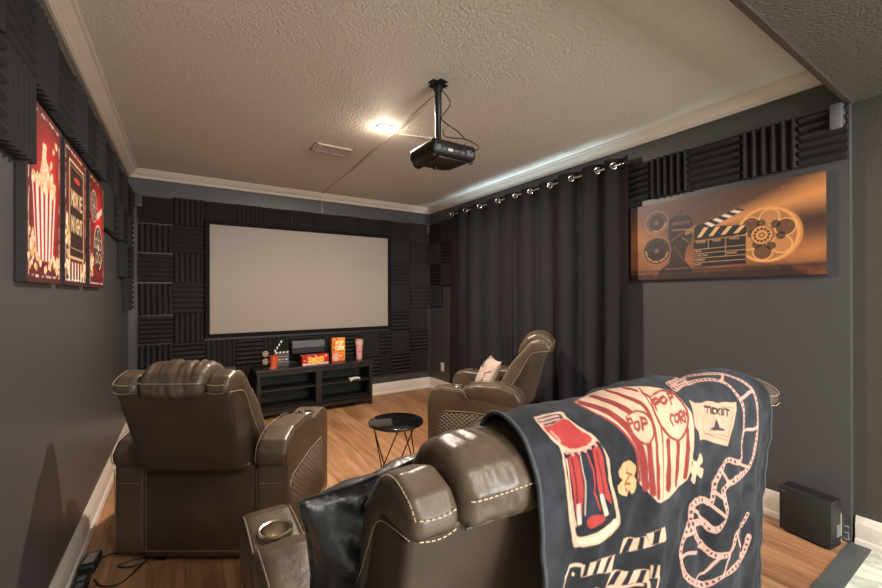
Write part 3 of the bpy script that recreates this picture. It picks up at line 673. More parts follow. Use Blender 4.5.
b=NB(); box(b,-.085,.085,-.085,.05,-.004,.004,.003); obj('bottom_cover',b,mat('dark_bronze_plastic',(46,38,34),.4),pj)
b=NB(); lathe(b,[(.034,0),(.036,.02),(.030,.022),(.026,.006),(.001,.004)],24,M=Matrix.Rotation(-PI/2,4,'X'),c=(-.06,.162,.042))
ln=obj('lens_barrel',b,M['black'],pj); b=NB(); lathe(b,[(.025,0),(.018,.007),(.001,.011)],24,M=Matrix.Rotation(-PI/2,4,'X'),c=(-.06,.165,.042)); obj('lens',b,mat('violet_coated_lens',(40,30,70),.05,.3,.8),ln)
for x0,x1,z0,z1,m in ((-.12,-.095,.02,.045,'grey_pl'),(-.085,-.06,.022,.034,'grey_pl'),(-.05,-.02,.022,.036,'white_pl'),(-.01,.02,.024,.034,'grey_pl'),(.03,.055,.022,.036,'grey_pl'),(.07,.115,.018,.050,'grey_pl')):
    b=NB(); box(b,x0,x1,-.123,-.117,z0,z1,.001); obj('port',b,M[m],pj,smooth=False)
for x,y in ((-.12,-.09),(.12,-.09),(0,.09)):
    b=NB(); lathe(b,[(.009,-.016),(.011,-.012),(.011,.004)],14,cap0=True,c=(x,y,.006)); obj('foot',b,M['black'],pj)
b=NB(); tube(b,smoothline([(.02,-.117,.04),(.03,-.16,.07),(.01,-.14,.12),(-.02,-.05,.2),(-.015,-.005,.25),(.03,-.02,.32),(.02,-.01,.37),(-.01,0,.40),(-.02,.005,.424)]),.0028,6); obj('power_cord',b,M['cable'],pj)
b=NB(); tube(b,smoothline([(.09,-.117,.035),(.12,-.16,.06),(.06,-.13,.10),(-.01,-.04,.13),(-.012,-.01,.18)]),.0028,6); obj('video_cable',b,M['cable'],pj)

# ---------------------------------------------------------------- curtains
rod=empty('curtain_rod',(2.70,2.85,2.205),0,'thin brushed nickel curtain rod above the dark curtains','curtain rod')
b=NB(); tube(b,[(0,1.13,0),(0,-1.14,0)],.0095,12); obj('pole',b,M['steel'],rod)
for y in (1.10,-1.12):
    b=NB(); box(b,.085,.097,y-.012,y+.012,-.035,.03,.003); tube(b,[(.09,y,0),(0,y,0)],.007,8); torus(b,(0,y,0),.014,.004,(0,1,0)); obj('bracket',b,M['black'],rod)
for y in (1.14,-1.155):
    b=NB(); lathe(b,[(.001,-.022),(.014,-.016),(.019,0),(.014,.016),(.001,.022)],16,M=Matrix.Rotation(PI/2,4,'X'),c=(0,y,0)); obj('finial',b,M['black'],rod)
RY=[3.925,3.66,3.40,3.10,2.858,2.658,2.417,2.181,1.934,1.797,1.55]
def phase(y): return float(np.interp(-y,[-v for v in RY],range(len(RY))))
def wave(ph):
    s=ph%1
    return math.sin(PI*s/.36) if s<.36 else -math.sin(PI*(s-.36)/.64)
def curtain(y0,y1,x0,label,ztop,seed):
    root=empty('curtain',(2.70,(y0+y1)/2,.02),0,label,'curtain','charcoal curtains on the right wall')
    b=NB(); ym=(y0+y1)/2; ny=int((y0-y1)/.009); nz=64; V=[]
    for j in range(nz+1):
        t=j/nz; z=.015+(ztop-.015)*t; row=[]
        for i in range(ny+1):
            s=i/ny; y=y0+(y1-y0)*s
            ph=phase(y)+ (1-t)**1.3*.35*noise.noise(Vector((y*1.1,seed,0)))
            a=.040*(.80+.75*(1-t)**.7*(.45+1.3*noise.noise(Vector((y*2.6,seed+5,t*1.2)))))
            x=x0+wave(ph)*a*(1 if t<.97 else 1)
            x+=(1-t)**.6*.026*noise.noise(Vector((y*6,z*.7,seed)))+.004*noise.noise(Vector((y*9,z*7,seed)))
            x=2.715+(x-2.715)*(.45+.55*min(1,min(abs(y-y1),abs(y0-y))/.05)) if (y1<1.7 and abs(y-y1)<.05) else x
            yy=y+(1-t)*.02*noise.noise(Vector((y*1.5,z,seed+9)))-ym
            row.append(b.verts.new((x-2.70,yy,z-.02)))
        V.append(row)
    for A_,B_ in zip(V,V[1:]):
        for i in range(ny): b.faces.new((A_[i],A_[i+1],B_[i+1],B_[i]))
    # give the cloth a real thickness
    ext=bmesh.ops.solidify(b,geom=b.faces[:],thickness=.004)
    obj('cloth',b,M['curtain'],root,angle=60)
    for r in RY:
        if y1+.02<r<y0-.02:
            b=NB(); torus(b,(x0-2.70-.016,r-ym-.004,2.186),.022,.0052,(-.72,-.69,0),26,8); obj('grommet',b,M['steel'],root)
curtain(3.985,2.875,2.700,'charcoal curtain panel nearest the screen corner',2.245,1)
curtain(2.93,2.33,2.712,'middle charcoal curtain panel behind the side recliner',2.248,2)
curtain(2.40,1.690,2.700,'charcoal curtain panel nearest the wide reel canvas',2.262,3)

# ---------------------------------------------------------------- small wall things
ot=empty('wall_outlet',(XR-.001,4.315,.315),0,'white wall outlet low on the wall left of the curtain','outlet')
b=NB(); box(b,-.006,0,-.037,.037,-.055,.055,.002); obj('cover_plate',b,M['white_pl'],ot)
for z in (-.024,.024):
    b=NB(); box(b,-.009,-.005,-.016,.016,z-.017,z+.017,.003); obj('socket',b,M['white'],ot)
for loc,rz,lb in (((2.757,YB-.03,2.07),0,'small grey box speaker high in the right screen corner'),((-.362,YB-.03,2.075),0,'small grey box speaker high in the left screen corner'),((XR-.03,.600,2.08),0,'small grey box speaker under the bulkhead above wide canvas')):
    s=empty('satellite_speaker',loc,rz,lb,'speaker','small grey corner speakers')
    b=NB(); box(b,-.027,.027,-.02,.027,0,.125,.006); obj('cabinet',b,M['grey_pl'],s)
    b=NB(); box(b,-.022,.022,-.023,-.019,.006,.118,.002); obj('grille',b,mat('grey_speaker_cloth',(70,71,72),.9),s)

# ---------------------------------------------------------------- wide canvas on the right wall
W_,H_=1.064,.530
p=Paint(W_,H_,.0034,(96,66,52)); X,Y=p.X,p.Y
fr=p.fractal(5,3); fr2=p.fractal(11,9,1,3)
p.C[:]=np.array(lin((98,68,56)))
p.blend(np.clip((Y-.33)/.2+fr*.12,0,1)*np.clip(1-X/.75,0,1),(98,84,86),.95)
p.blend(np.exp(-((X-.02)/.16)**2-((Y-.27)/.15)**2)*(1+fr*.4),(206,136,84),.8)
p.blend(np.exp(-((X-.42)/.35)**2-((Y-.15)/.12)**2)*(.8+fr*.5),(226,146,84),.7)
# beam fanning out of the projector
ang=(Y-.30)-(X-.42)*.21
p.blend(np.clip(1-abs(ang)/(.03+np.clip(X-.40,0,1)*.16),0,1)*np.clip((X-.40)/.1,0,1)*(1+fr*.15),(226,158,98),.95)
p.blend(np.clip((X-.75)/.2,0,1)*np.exp(-((Y-.27)/.07)**2)*(.9+fr*.4),(74,52,46),.85)
p.blend(np.clip((X-.78)/.15,0,1)*np.exp(-((Y-.14)/.07)**2)*(.8+fr*.5),(212,140,86),.8)
p.blend(np.clip((.072-Y)/.02,0,1),(58,38,34),1)
p.blend(np.clip((.060-Y)/.02,0,1)*np.clip(fr2*1.2,0,1),(150,92,58),.6)
p.blend(np.exp(-((Y-.045)/.006)**2)*np.clip(1-X/.9,0,1),(176,112,70),.6)
p.noise(3,1)
# reel
cx,cy,R0=.812,.235,.150
p.ell(cx+.012,cy,R0,R0*1.04,(214,150,92),.9); p.ell(cx,cy,R0*.96,R0,(232,170,108),1,.012); p.ell(cx,cy,R0*.90,R0*.94,(150,100,66),.55)
for k in range(6):
    a=k*PI/3+.35; hx,hy=cx+math.cos(a)*.092,cy+math.sin(a)*.096
    p.ell(hx,hy,.045,.046,(196,140,92) if k%2 else (110,74,56),.9); p.ell(hx,hy,.046,.047,(238,182,120),1,.006)
for k in range(6):
    a=k*PI/3+PI/6+.35; p.ell(cx+math.cos(a)*.068,cy+math.sin(a)*.07,.022,.022,(36,28,30),.8)
p.ell(cx-.02,cy,.052,.054,(222,160,100),1); p.ell(cx-.02,cy,.052,.054,(70,46,38),1,.004)
for k in range(12):
    a=k*PI/6; p.ell(cx-.02+math.cos(a)*.034,cy+math.sin(a)*.035,.007,.007,(48,34,34))
p.ell(cx-.02,cy,.014,.014,(60,42,38)); p.ell(cx-.02,cy,.008,.008,(226,170,110))
# old film projector
for (x,y,r) in ((.191,.396,.080),(.191,.199,.098)):
    dk=(64,50,52) if r<.09 else (40,32,36)
    p.ell(x,y,r,r,dk,.55 if r<.09 else .9); p.ell(x,y,r*.97,r*.97,(176,142,120),.75,.006); p.ell(x,y,r*.66,r*.66,(34,28,34),.8)
    for k in range(10):
        a=k*PI/5
        if r>.09 and PI*.9<a or a>PI*1.3: p.stroke([(x+math.cos(a)*r*.78,y+math.sin(a)*r*.78),(x+math.cos(a+.4)*r*.78,y+math.sin(a+.4)*r*.78)],.013,(196,140,104),.8)
    p.ell(x,y,r*.18,r*.18,(140,100,84),.7)
p.poly([(.275,.40),(.32,.425),(.41,.41),(.43,.35),(.415,.24),(.385,.20),(.375,.12),(.425,.055),(.425,.04),(.20,.04),(.215,.062),(.275,.11),(.29,.20),(.27,.30)],(42,32,36),.95)
for (x0,y0,x1,y1,w,c,a) in ((.30,.37,.40,.37,.02,(120,92,78),.7),(.30,.33,.41,.32,.008,(190,140,100),.7),(.29,.26,.36,.30,.006,(160,112,84),.7),(.31,.22,.37,.12,.01,(120,84,64),.6),(.39,.30,.44,.33,.03,(176,134,96),.7),(.25,.07,.40,.07,.006,(180,120,80),.6),(.33,.40,.36,.45,.014,(60,48,50),.9),(.36,.27,.40,.24,.006,(200,140,96),.6)): p.stroke([(x0,y0),(x1,y1)],w,c,a)
# clapper board
p.poly([(.431,.250),(.716,.246),(.716,.076),(.431,.072)],(34,30,34))
p.poly([(.436,.332),(.717,.306),(.717,.250),(.431,.250)],(30,28,32)); p.poly([(.438,.335),(.673,.410),(.709,.393),(.50,.300)],(48,36,34))
for k in range(4):
    u=.10+k*.235; f0=lambda t:(.436+.281*t,.325-.022*t); f1=lambda t:(.431+.285*t,.262)
    p.poly([f0(u+.10),f0(u+.19),f1(u+.06),f1(u-.03)],(228,188,140))
    a0=lambda t:(.470+.20*t,.337+.070*t); a1=lambda t:(.505+.20*t,.305+.085*t)
    p.poly([a0(u+.02),a0(u+.13),a1(u+.16),a1(u+.05)],(236,220,206))
bg=(214,166,118)
for z in (.240,.184,.158,.128,.100): p.stroke([(.434,z),(.713,z+.003)],.0032,bg)
p.stroke([(.517,.240),(.517,.184)],.003,bg); p.stroke([(.612,.240),(.612,.128)],.003,bg)
text(p,'SCENE',.445,.226,.055,.010,.0022,bg); text(p,'TAKE',.540,.226,.045,.010,.0022,bg); text(p,'ROLL',.635,.228,.05,.010,.0022,bg)
text(p,'PROD',.436,.168,.04,.009,.002,bg); text(p,'DIRECTOR',.436,.140,.075,.009,.002,bg); text(p,'CAMERA',.436,.112,.06,.009,.002,bg); text(p,'SOUND',.620,.143,.05,.009,.002,bg); text(p,'DATE',.436,.083,.04,.009,.002,bg)
for k in range(50): p.ell(random.uniform(.05,1.0),random.uniform(.1,.5),.0018,.0018,(240,190,140),.6)
p.C=np.clip(p.C,0,1)**1.12*.86
cv=empty('wide_canvas_print',(XR-.001,1.709,1.3516),0,'wide golden brown canvas of film projector, clapperboard and reel on right wall','canvas print')
p.mesh('printed_front',lambda X,Y:(X*0-.0312,-X,Y),M['print'],cv)
b=NB(); box(b,-.031,0,-W_,0,0,H_,.001); obj('stretched_edge',b,M['canvas_edge'],cv,smooth=False)

# ---------------------------------------------------------------- three posters on the left wall
def wood_red(p,base=(150,22,22)):
    p.C[:]=np.array(lin(base)); p.blend(np.clip(p.fractal(6,2,4)*.5+.3,0,1),(96,12,14),.8)
    for z in np.arange(.06,.6,.09): p.stroke([(0,z),(p.w,z)],.004,(60,8,10))
    e=np.maximum(abs(p.X/p.w-.5),abs(p.Y/p.h-.5)*1.0)*2; p.blend(np.clip((e-.6)/.4,0,1),(40,12,14),.9)
    p.blend(np.exp(-((p.X-p.w*.6)/.11)**2-((p.Y-.36)/.16)**2),(236,52,40),.75)
def scratch_frame(p,seed):
    rs=random.Random(seed); w,h=p.w,p.h; m=.022
    for (a,c) in (((m,m),(w-m,m)),((w-m,m),(w-m,h-m)),((w-m,h-m),(m,h-m)),((m,h-m),(m,m))):
        n=16
        for k in range(n):
            if rs.random()<.22: continue
            t0=(k+rs.random()*.4)/n; t1=min(1,t0+rs.uniform(.03,.07)); j=lambda:rs.uniform(-.003,.003)
            p.stroke([(a[0]+(c[0]-a[0])*t0+j(),a[1]+(c[1]-a[1])*t0+j()),(a[0]+(c[0]-a[0])*t1+j(),a[1]+(c[1]-a[1])*t1+j())],rs.uniform(.002,.006),(236,222,206))
def kernels(p,pts,seed,n=3):
    rs=random.Random(seed)
    for x,y in pts:
        for k in range(n): p.ell(x+rs.uniform(-.012,.012),y+rs.uniform(-.012,.012),rs.uniform(.009,.014),rs.uniform(.009,.014),rs.choice([(246,226,196),(236,206,160),(226,178,120)]))
        p.ell(x,y,.005,.005,(196,120,60),.7)
PH=.590
# 1: popcorn bucket
p1=Paint(.400,PH,.004,(150,22,22)); wood_red(p1)
p1.poly([(.055,.325),(.325,.325),(.285,.075),(.095,.075)],(240,228,214))
for k in range(5):
    u=(k+.18)/5; v=(k+.66)/5
    p1.poly([(.055+.27*u,.325),(.055+.27*v,.325),(.095+.19*v,.075),(.095+.19*u,.075)],(186,26,30))
rs=random.Random(4); kernels(p1,[(rs.uniform(.05,.33),rs.uniform(.325,.355)) for _ in range(26)]+[(.19+rs.gauss(0,.055)*(1-t),.35+t*.11) for t in [rs.random() for _ in range(44)]],5)
kernels(p1,[(rs.uniform(.02,.38),rs.uniform(.05,.085)) for _ in range(22)]+[(rs.uniform(.03,.07),rs.uniform(.08,.17)) for _ in range(14)]+[(.33,.52),(.30,.49)],6,2)
scratch_frame(p1,1)
# 2: movie night
p2=Paint(.420,PH,.004,(70,26,22)); wood_red(p2,(110,24,22))
p2.poly([(.085,.53),(.36,.53),(.36,.12),(.085,.12)],(46,22,20)); p2.stroke([(.085,.53),(.36,.53),(.36,.12),(.085,.12),(.085,.53)],.009,(222,190,150)); p2.stroke([(.10,.51),(.345,.51),(.345,.16),(.10,.16),(.10,.51)],.003,(200,150,110))
text(p2,'MOVIE',.125,.345,.20,.062,.012,(226,190,146)); text(p2,'NIGHT',.125,.235,.20,.062,.012,(226,190,146)); p2.ell(.225,.465,.055,.012,(206,60,48))
for k in range(6): p2.poly([(.07+k*.055,.10),(.095+k*.055,.10),(.095+k*.055,.02),(.07+k*.055,.02)],(226,206,190))
kernels(p2,[(rs.uniform(.02,.085),rs.uniform(.05,.30)) for _ in range(30)],8,2); kernels(p2,[(rs.uniform(.3,.4),rs.uniform(.04,.10)) for _ in range(10)],9,2)
scratch_frame(p2,2)
# 3: reels
p3=Paint(.430,PH,.004,(140,20,20)); wood_red(p3)
def reel(p,cx,cy,r,c1,c2):
    p.ell(cx,cy,r,r,c1); p.ell(cx,cy,r*.93,r*.93,c2)
    for k in range(5):
        a=k*2*PI/5+.3; p.ell(cx+math.cos(a)*r*.55,cy+math.sin(a)*r*.55,r*.24,r*.24,c1); p.ell(cx+math.cos(a)*r*.55,cy+math.sin(a)*r*.55,r*.19,r*.19,(90,14,16))
    p.ell(cx,cy,r*.16,r*.16,c1)
reel(p3,.13,.43,.085,(220,200,176),(96,66,54)); reel(p3,.25,.22,.125,(232,214,190),(70,44,40))
p3.stroke([(.13,.34),(.10,.25),(.16,.12),(.34,.08)],.02,(60,40,36)); p3.poly([(.20,.40),(.36,.46),(.37,.43),(.22,.37)],(226,206,186))
kernels(p3,[(rs.uniform(.03,.1),rs.uniform(.04,.16)) for _ in range(14)],11,2); scratch_frame(p3,3)
for pp,y0,lb in ((p1,1.728,'red canvas poster of striped popcorn bucket, nearest of three on left wall'),(p2,2.190,'dark red canvas poster reading movie night, middle of three on left wall'),(p3,2.690,'red canvas poster with film reels, farthest of three on left wall')):
    cv=empty('movie_poster',(XL+.001,y0,1.294),0,lb,'poster','three red movie posters')
    pp.mesh('printed_front',lambda X,Y:(X*0+.0247,X*1.01,Y*1.018),M['print'],cv)
    b=NB(); box(b,0,.0245,0,pp.w*1.01,0,PH*1.018,.001); obj('stretched_edge',b,M['canvas_edge'],cv,smooth=False)

# ---------------------------------------------------------------- media console
mc=empty('media_console',(1.20,4.435,0),0,'low black-brown open media console under the screen','media console')
x0,x1,y0,y1=-.605,.610,-.165,.150; bw=M['blackwood']
b=NB(); box(b,x0-.012,x1+.012,y0-.008,y1,.475,.500,.003); obj('top',b,bw,mc,smooth=False)
b=NB(); box(b,x0+.03,x1-.03,y0+.004,y0+.022,.435,.476,.002); obj('top_rail',b,bw,mc,smooth=False)
for x in (x0,x1-.035):
    for y in (y0,y1-.035):
        b=NB(); box(b,x,x+.035,y,y+.035,0,.476,.002); obj('leg',b,bw,mc,smooth=False)
for x in (x0+.006,x1-.022):
    b=NB(); box(b,x,x+.016,y0+.03,y1-.03,.055,.476); obj('side_panel',b,bw,mc,smooth=False)
b=NB(); box(b,-.031,.031,y0+.002,y1-.02,.10,.45,.002); obj('divider',b,bw,mc,smooth=False)
b=NB(); box(b,x0+.02,x1-.02,y0+.004,y1-.01,.085,.103,.002); obj('bottom_board',b,bw,mc,smooth=False)
b=NB(); box(b,x0+.03,x1-.03,y0+.004,y0+.022,.045,.10,.002); obj('bottom_rail',b,bw,mc,smooth=False)
for a,c in ((x0+.02,-.03),(.03,x1-.02)):
    b=NB(); box(b,a,c,y0+.015,y1-.01,.278,.291,.001); obj('shelf',b,bw,mc,smooth=False)
b=NB(); box(b,x0+.02,x1-.02,y1-.012,y1-.006,.09,.475); obj('back_panel',b,mat('dark_fibreboard_back',(50,53,51),.6),mc,smooth=False)
# game controller on the right shelf
gc=empty('game_controller',(1.60,4.33,.2915),.3,'small white game controller lying on the right shelf of the console','controller')
b=NB(); slab(b,[(-.022,.002),(.02,.002),(.026,.014),(.018,.026),(-.018,.026),(-.026,.014)],-.052,.052,.016,.002,4,4,.008,.008); obj('shell',b,M['white_pl'],gc)
for s in (-1,1):
    b=NB(); tube(b,smoothline([(s*.036,-.01,.014),(s*.052,-.032,.012),(s*.058,-.05,.009)]),[.015]*12+[.009],10); obj('grip',b,M['white_pl'],gc)
    b=NB(); lathe(b,[(.005,.022),(.004,.030),(.009,.033),(.001,.036)],12,c=(s*.022,-.005,0)); obj('thumbstick',b,M['black'],gc)
# clapperboard
cb=empty('clapperboard',(.852,4.400,.5),.05,'black clapperboard with raised striped stick standing on the console','clapperboard')
b=NB(); box(b,-.078,.072,0,.008,.002,.142,.002); obj('board',b,mat('dark_slate_board',(70,68,68),.4),cb,smooth=False)
b=NB()
for x,w in ((-.04,.03),(.005,.012),(.03,.03)): box(b,x,x+w,-.0012,.001,.072,.080)
box(b,-.07,.066,-.0008,.001,.104,.106); box(b,-.07,.066,-.0008,.001,.05,.052); box(b,-.07,-.045,-.001,.001,.085,.10)
obj('chalk_lines',b,mat('white_slate_paint',(222,220,214),.6),cb,smooth=False)
def stick(rot,L_=.150):
    Mx=Matrix.Translation((-.078,0,.150))@Matrix.Rotation(-rot,4,'Y')
    b=NB(); t=NB(); box(t,0,L_,-.001,.008,-.007,.009,.001); merge(b,t,Mx,0)
    for k in range(4):
        t=NB(); vs=[t.verts.new(v) for v in ((.012+k*.036,-.0018,-.007),(.030+k*.036,-.0018,-.007),(.038+k*.036,-.0018,.009),(.020+k*.036,-.0018,.009))]; t.faces.new(vs[::-1]); merge(b,t,Mx,1)
    return b
cream=mat('white_painted_stripe',(226,222,212),.6)
obj('lower_clap_stick',stick(0),[M['black'],cream],cb,smooth=False); obj('upper_clap_stick',stick(1.0,.166),[M['black'],cream],cb,smooth=False)
b=NB(); tube(b,[(-.074,-.004,.152),(-.074,.011,.152)],.006,10); obj('hinge',b,M['steel'],cb)
# orange tub with two small reels
tb=empty('orange_tub',(.757,4.350,.5),0,'small orange-red tapered tub on the console in front of the clapperboard','tub')
b=NB(); R_=Matrix.Rotation(.10,4,'Y'); lathe(b,[(.001,.012),(.030,.012),(.047,.122),(.049,.125),(.045,.125),(.029,.02),(.001,.018)],24,M=R_); obj('cup_wall',b,mat('orange_red_enamel',(222,100,58),.4),tb)
b=NB(); lathe(b,[(.042,0),(.044,.004),(.040,.010),(.030,.014),(.001,.014)],24,cap0=True); obj('saucer_foot',b,mat('coral_red_base',(190,84,66),.4),tb)
b=NB(); rs=random.Random(3)
for k in range(10): lathe(b,[(.001,-.009),(.007,-.006),(.010,0),(.007,.006),(.001,.009)],8,c=(.012+rs.uniform(-.03,.03),rs.uniform(-.03,.03),.120+rs.uniform(-.003,.008)))
obj('tub_filling',b,mat('rust_red_filling',(176,62,40),.7),tb)
for z,r,lb in ((.150,.027,'small pale film reel ornament left of orange tub, upper'),(.070,.029,'small pale film reel ornament left of orange tub, lower')):
    o=empty('reel_ornament',(.692,4.385,.5+z),0,lb,'film reel','two small reel ornaments')
    b=NB(); MR=Matrix.Rotation(PI/2,4,'X'); lathe(b,[(r,-.004),(r+.001,0),(r,.004),(r*.86,.004),(r*.84,.001),(r*.84,-.001),(r*.86,-.004),(r,-.004)],24,M=MR); obj('rim',b,mat('pale_tan_metal',(196,176,158),.5),o)
    b=NB(); lathe(b,[(r*.30,-.005),(r*.30,.005),(.004,.006)],16,M=MR)
    for k in range(5):
        a=k*2*PI/5; tube(b,[(math.cos(a)*r*.25,0,math.sin(a)*r*.25),(math.cos(a)*r*.9,0,math.sin(a)*r*.9)],.0042,6)
    obj('spokes',b,bpy.data.materials['pale_tan_metal'],o)
    b=NB()
    if z<.1: tube(b,[(0,0,-.029),(0,0,-.066)],.006,8); box(b,-.02,.02,-.015,.015,-.070,-.064,.002)
    else: tube(b,[(0,0,-.027),(.0,0,-.050)],.006,8)
    obj('stand_post',b,M['black'],o)
# black centre speaker hung under the screen
cs=empty('centre_speaker',(1.15,4.52,.61),0,'wide black centre speaker with grey top edge under the screen','speaker')
b=NB(); box(b,-.172,.172,-.02,.062,.0,.060,.003); obj('cabinet',b,M['black'],cs,smooth=False)
b=NB(); box(b,-.176,.176,-.035,.064,.060,.135,.004); obj('front_baffle',b,mat('grey_green_speaker_face',(84,92,92),.4),cs,smooth=False)
for x in (-.12,.12):
    b=NB(); box(b,x-.02,x+.02,.06,.09,.03,.10); obj('wall_bracket',b,M['black'],cs,smooth=False)
# candy box
red=(196,24,28)
cp=Paint(.285,.10,.003,red); cp.poly([(0,0),(.285,0),(.285,.018),(0,.018)],(226,200,190)); cp.blend(np.clip(cp.fractal(30,5)*.7,0,1),(236,120,60),.5)
rs=random.Random(9)
for k in range(9): cp.ell(.075+k*.018,.050+.006*math.sin(k*1.9),.009,.021,(250,206,70),1,.008)
for k in range(16): cp.ell(rs.uniform(.01,.28),rs.uniform(.02,.1),.007,.006,rs.choice([(246,230,220),(250,200,80),(150,10,20)]))
ct=Paint(.285,.11,.003,red)
for k in range(40): ct.ell(rs.uniform(.01,.275),rs.uniform(.01,.1),rs.uniform(.006,.014),rs.uniform(.006,.012),rs.choice([(246,232,226),(196,20,26),(230,50,40),(150,14,22)]))
ct.ell(.10,.06,.022,.03,(70,110,200)); ct.ell(.13,.05,.014,.02,(120,160,226))
cz=empty('candy_box',(1.045,4.335,.5),.06,'flat red candy box with yellow and blue print on the console','candy box')
b=NB(); box(b,0,.285,.001,.115,0,.099,.002); obj('carton',b,mat('red_carton',(150,16,22),.5),cz,smooth=False)
cp.mesh('printed_front',lambda X,Y:(X,X*0,Y),M['print'],cz); ct.mesh('printed_lid',lambda X,Y:(X,Y+.002,X*0+.1),M['print'],cz)
# popcorn carton
bp=Paint(.150,.265,.002,(232,150,48)); bp.blend(np.clip(1-(bp.X/.15)*1.1+bp.fractal(25,2)*.3,0,1)*np.clip(1.2-bp.Y/.265,0,1),(206,70,60),.7)
bp.poly([(0,0),(.15,0),(.15,.012),(0,.012)],(200,50,44)); bp.ell(.045,.05,.04,.045,(232,170,150)); bp.ell(.11,.055,.035,.03,(226,96,50)); bp.ell(.10,.06,.02,.012,(250,200,120))
for x,y in ((.02,.22),(.025,.19),(.02,.13),(.05,.245)): bp.ell(x,y,.012,.012,(196,40,36))
text(bp,'POP',.045,.185,.085,.045,.008,(250,240,190)); text(bp,'CORN',.04,.130,.095,.045,.008,(250,240,190)); bp.stroke([(.08,.11),(.14,.11)],.006,(120,70,30))
pb=empty('popcorn_box',(1.385,4.405,.5),.04,'upright yellow and orange popcorn box standing on the console','popcorn box')
bp.mesh('printed_front',lambda X,Y:(X,X*0,Y),M['print'],pb)
b=NB(); box(b,0,.15,.0008,.05,0,.265,.001); obj('carton',b,mat('orange_carton',(206,120,50),.55),pb,smooth=False)
# pink cup
pc=empty('pink_cup',(1.715,4.44,.5),0,'tall translucent pink cup at the right end of the console','cup')
b=NB(); pr_=[(.032,0),(.033,.006),(.036,.08),(.046,.225),(.048,.228),(.045,.228),(.034,.08),(.030,.012),(.001,.010)]
lathe(b,pr_,28,cap0=True); obj('cup_wall',b,mat('pink_frosted_plastic',(226,158,156),.35,vary=(30,.10)),pc)
b=NB(); lathe(b,[(.0442,.17),(.0472,.214),(.0478,.214),(.0446,.17)],28); obj('pale_rim_band',b,mat('pale_rose_band',(214,176,168),.4),pc)
b=NB()
for k,(a,z) in enumerate(((-1.9,.09),(-1.6,.10),(-1.75,.085))): lathe(b,[(.001,-.006),(.007,0),(.001,.006)],8,c=(math.cos(a)*.0375,math.sin(a)*.0375,z))
obj('printed_motif',b,mat('dark_rose_print',(150,50,56),.5),pc)

# ---------------------------------------------------------------- side table
st=empty('side_table',(1.18,2.39,0),0,'round black glass side table on crossed wire legs between the recliners','side table')
b=NB(); lathe(b,[(.001,.395),(.175,.395),(.181,.398),(.183,.405),(.181,.412),(.175,.4145),(.001,.4145)],64); obj('glass_top',b,M['glass'],st,angle=60)
b=NB(); torus(b,(0,0,.389),.150,.0045,n=48); obj('support_ring',b,M['blackmetal'],st)
for k in range(3):
    for s,off in ((1,0),(-1,.16)):
        a0=.75+k*2*PI/3+off; a1=a0+s*1.25
        b=NB(); tube(b,[(.150*math.cos(a0),.150*math.sin(a0),.388),(.150*math.cos(a1),.150*math.sin(a1),.006)],.0042,8); obj('leg',b,M['blackmetal'],st)
b=NB(); torus(b,(0,0,.006),.150,.0045,n=48); obj('base_ring',b,M['blackmetal'],st)
# ---------------------------------------------------------------- recliners
ARM=[(-.271,.035),(-.271,.462),(-.20,.50),(.095,.505),(.118,.556),(.30,.566),(.372,.545),(.402,.455),(.402,.035)]
PAD=[(-.283,.452),(-.292,.51),(-.252,.566),(-.15,.600),(.03,.600),(.100,.582),(.116,.556),(.108,.495),(-.2,.452)]
WING=[(-.462,.832),(-.482,.850),(-.480,.876),(-.456,.906),(-.400,.925),(-.340,.904),(-.280,.835),(-.200,.742),(-.130,.618),(-.075,.515),(-.02,.38),(-.125,.38),(-.184,.536),(-.263,.660),(-.333,.798),(-.365,.828)]
HEAD=[(-.462,.824),(-.484,.840),(-.486,.888),(-.468,.925),(-.420,.954),(-.362,.957),(-.300,.928),(-.255,.868),(-.235,.80),(-.27,.765),(-.40,.79)]
BODY=[(-.463,.845),(-.352,.470),(-.300,.435),(-.08,.38),(-.125,.53),(-.205,.66),(-.285,.79),(-.35,.85)]
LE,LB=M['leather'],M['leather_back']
def cut(o,bm):
    """drill the cup well out of an upholstered arm"""
    me=bpy.data.meshes.new('tmp'); bmesh.ops.recalc_face_normals(bm,faces=bm.faces[:]); bm.to_mesh(me); bm.free(); c=bpy.data.objects.new('tmp',me); col.objects.link(c); c.parent=o.parent
    md=o.modifiers.new('b','BOOLEAN'); md.operation='DIFFERENCE'; md.object=c; md.solver='EXACT'
    dg=bpy.context.evaluated_depsgraph_get(); dg.update(); nm=bpy.data.meshes.new_from_object(o.evaluated_get(dg)); o.modifiers.clear(); o.data=nm
    nm.polygons.foreach_set('use_smooth',[True]*len(nm.polygons)); nm.set_sharp_from_angle(angle=math.radians(40)); bpy.data.objects.remove(c)
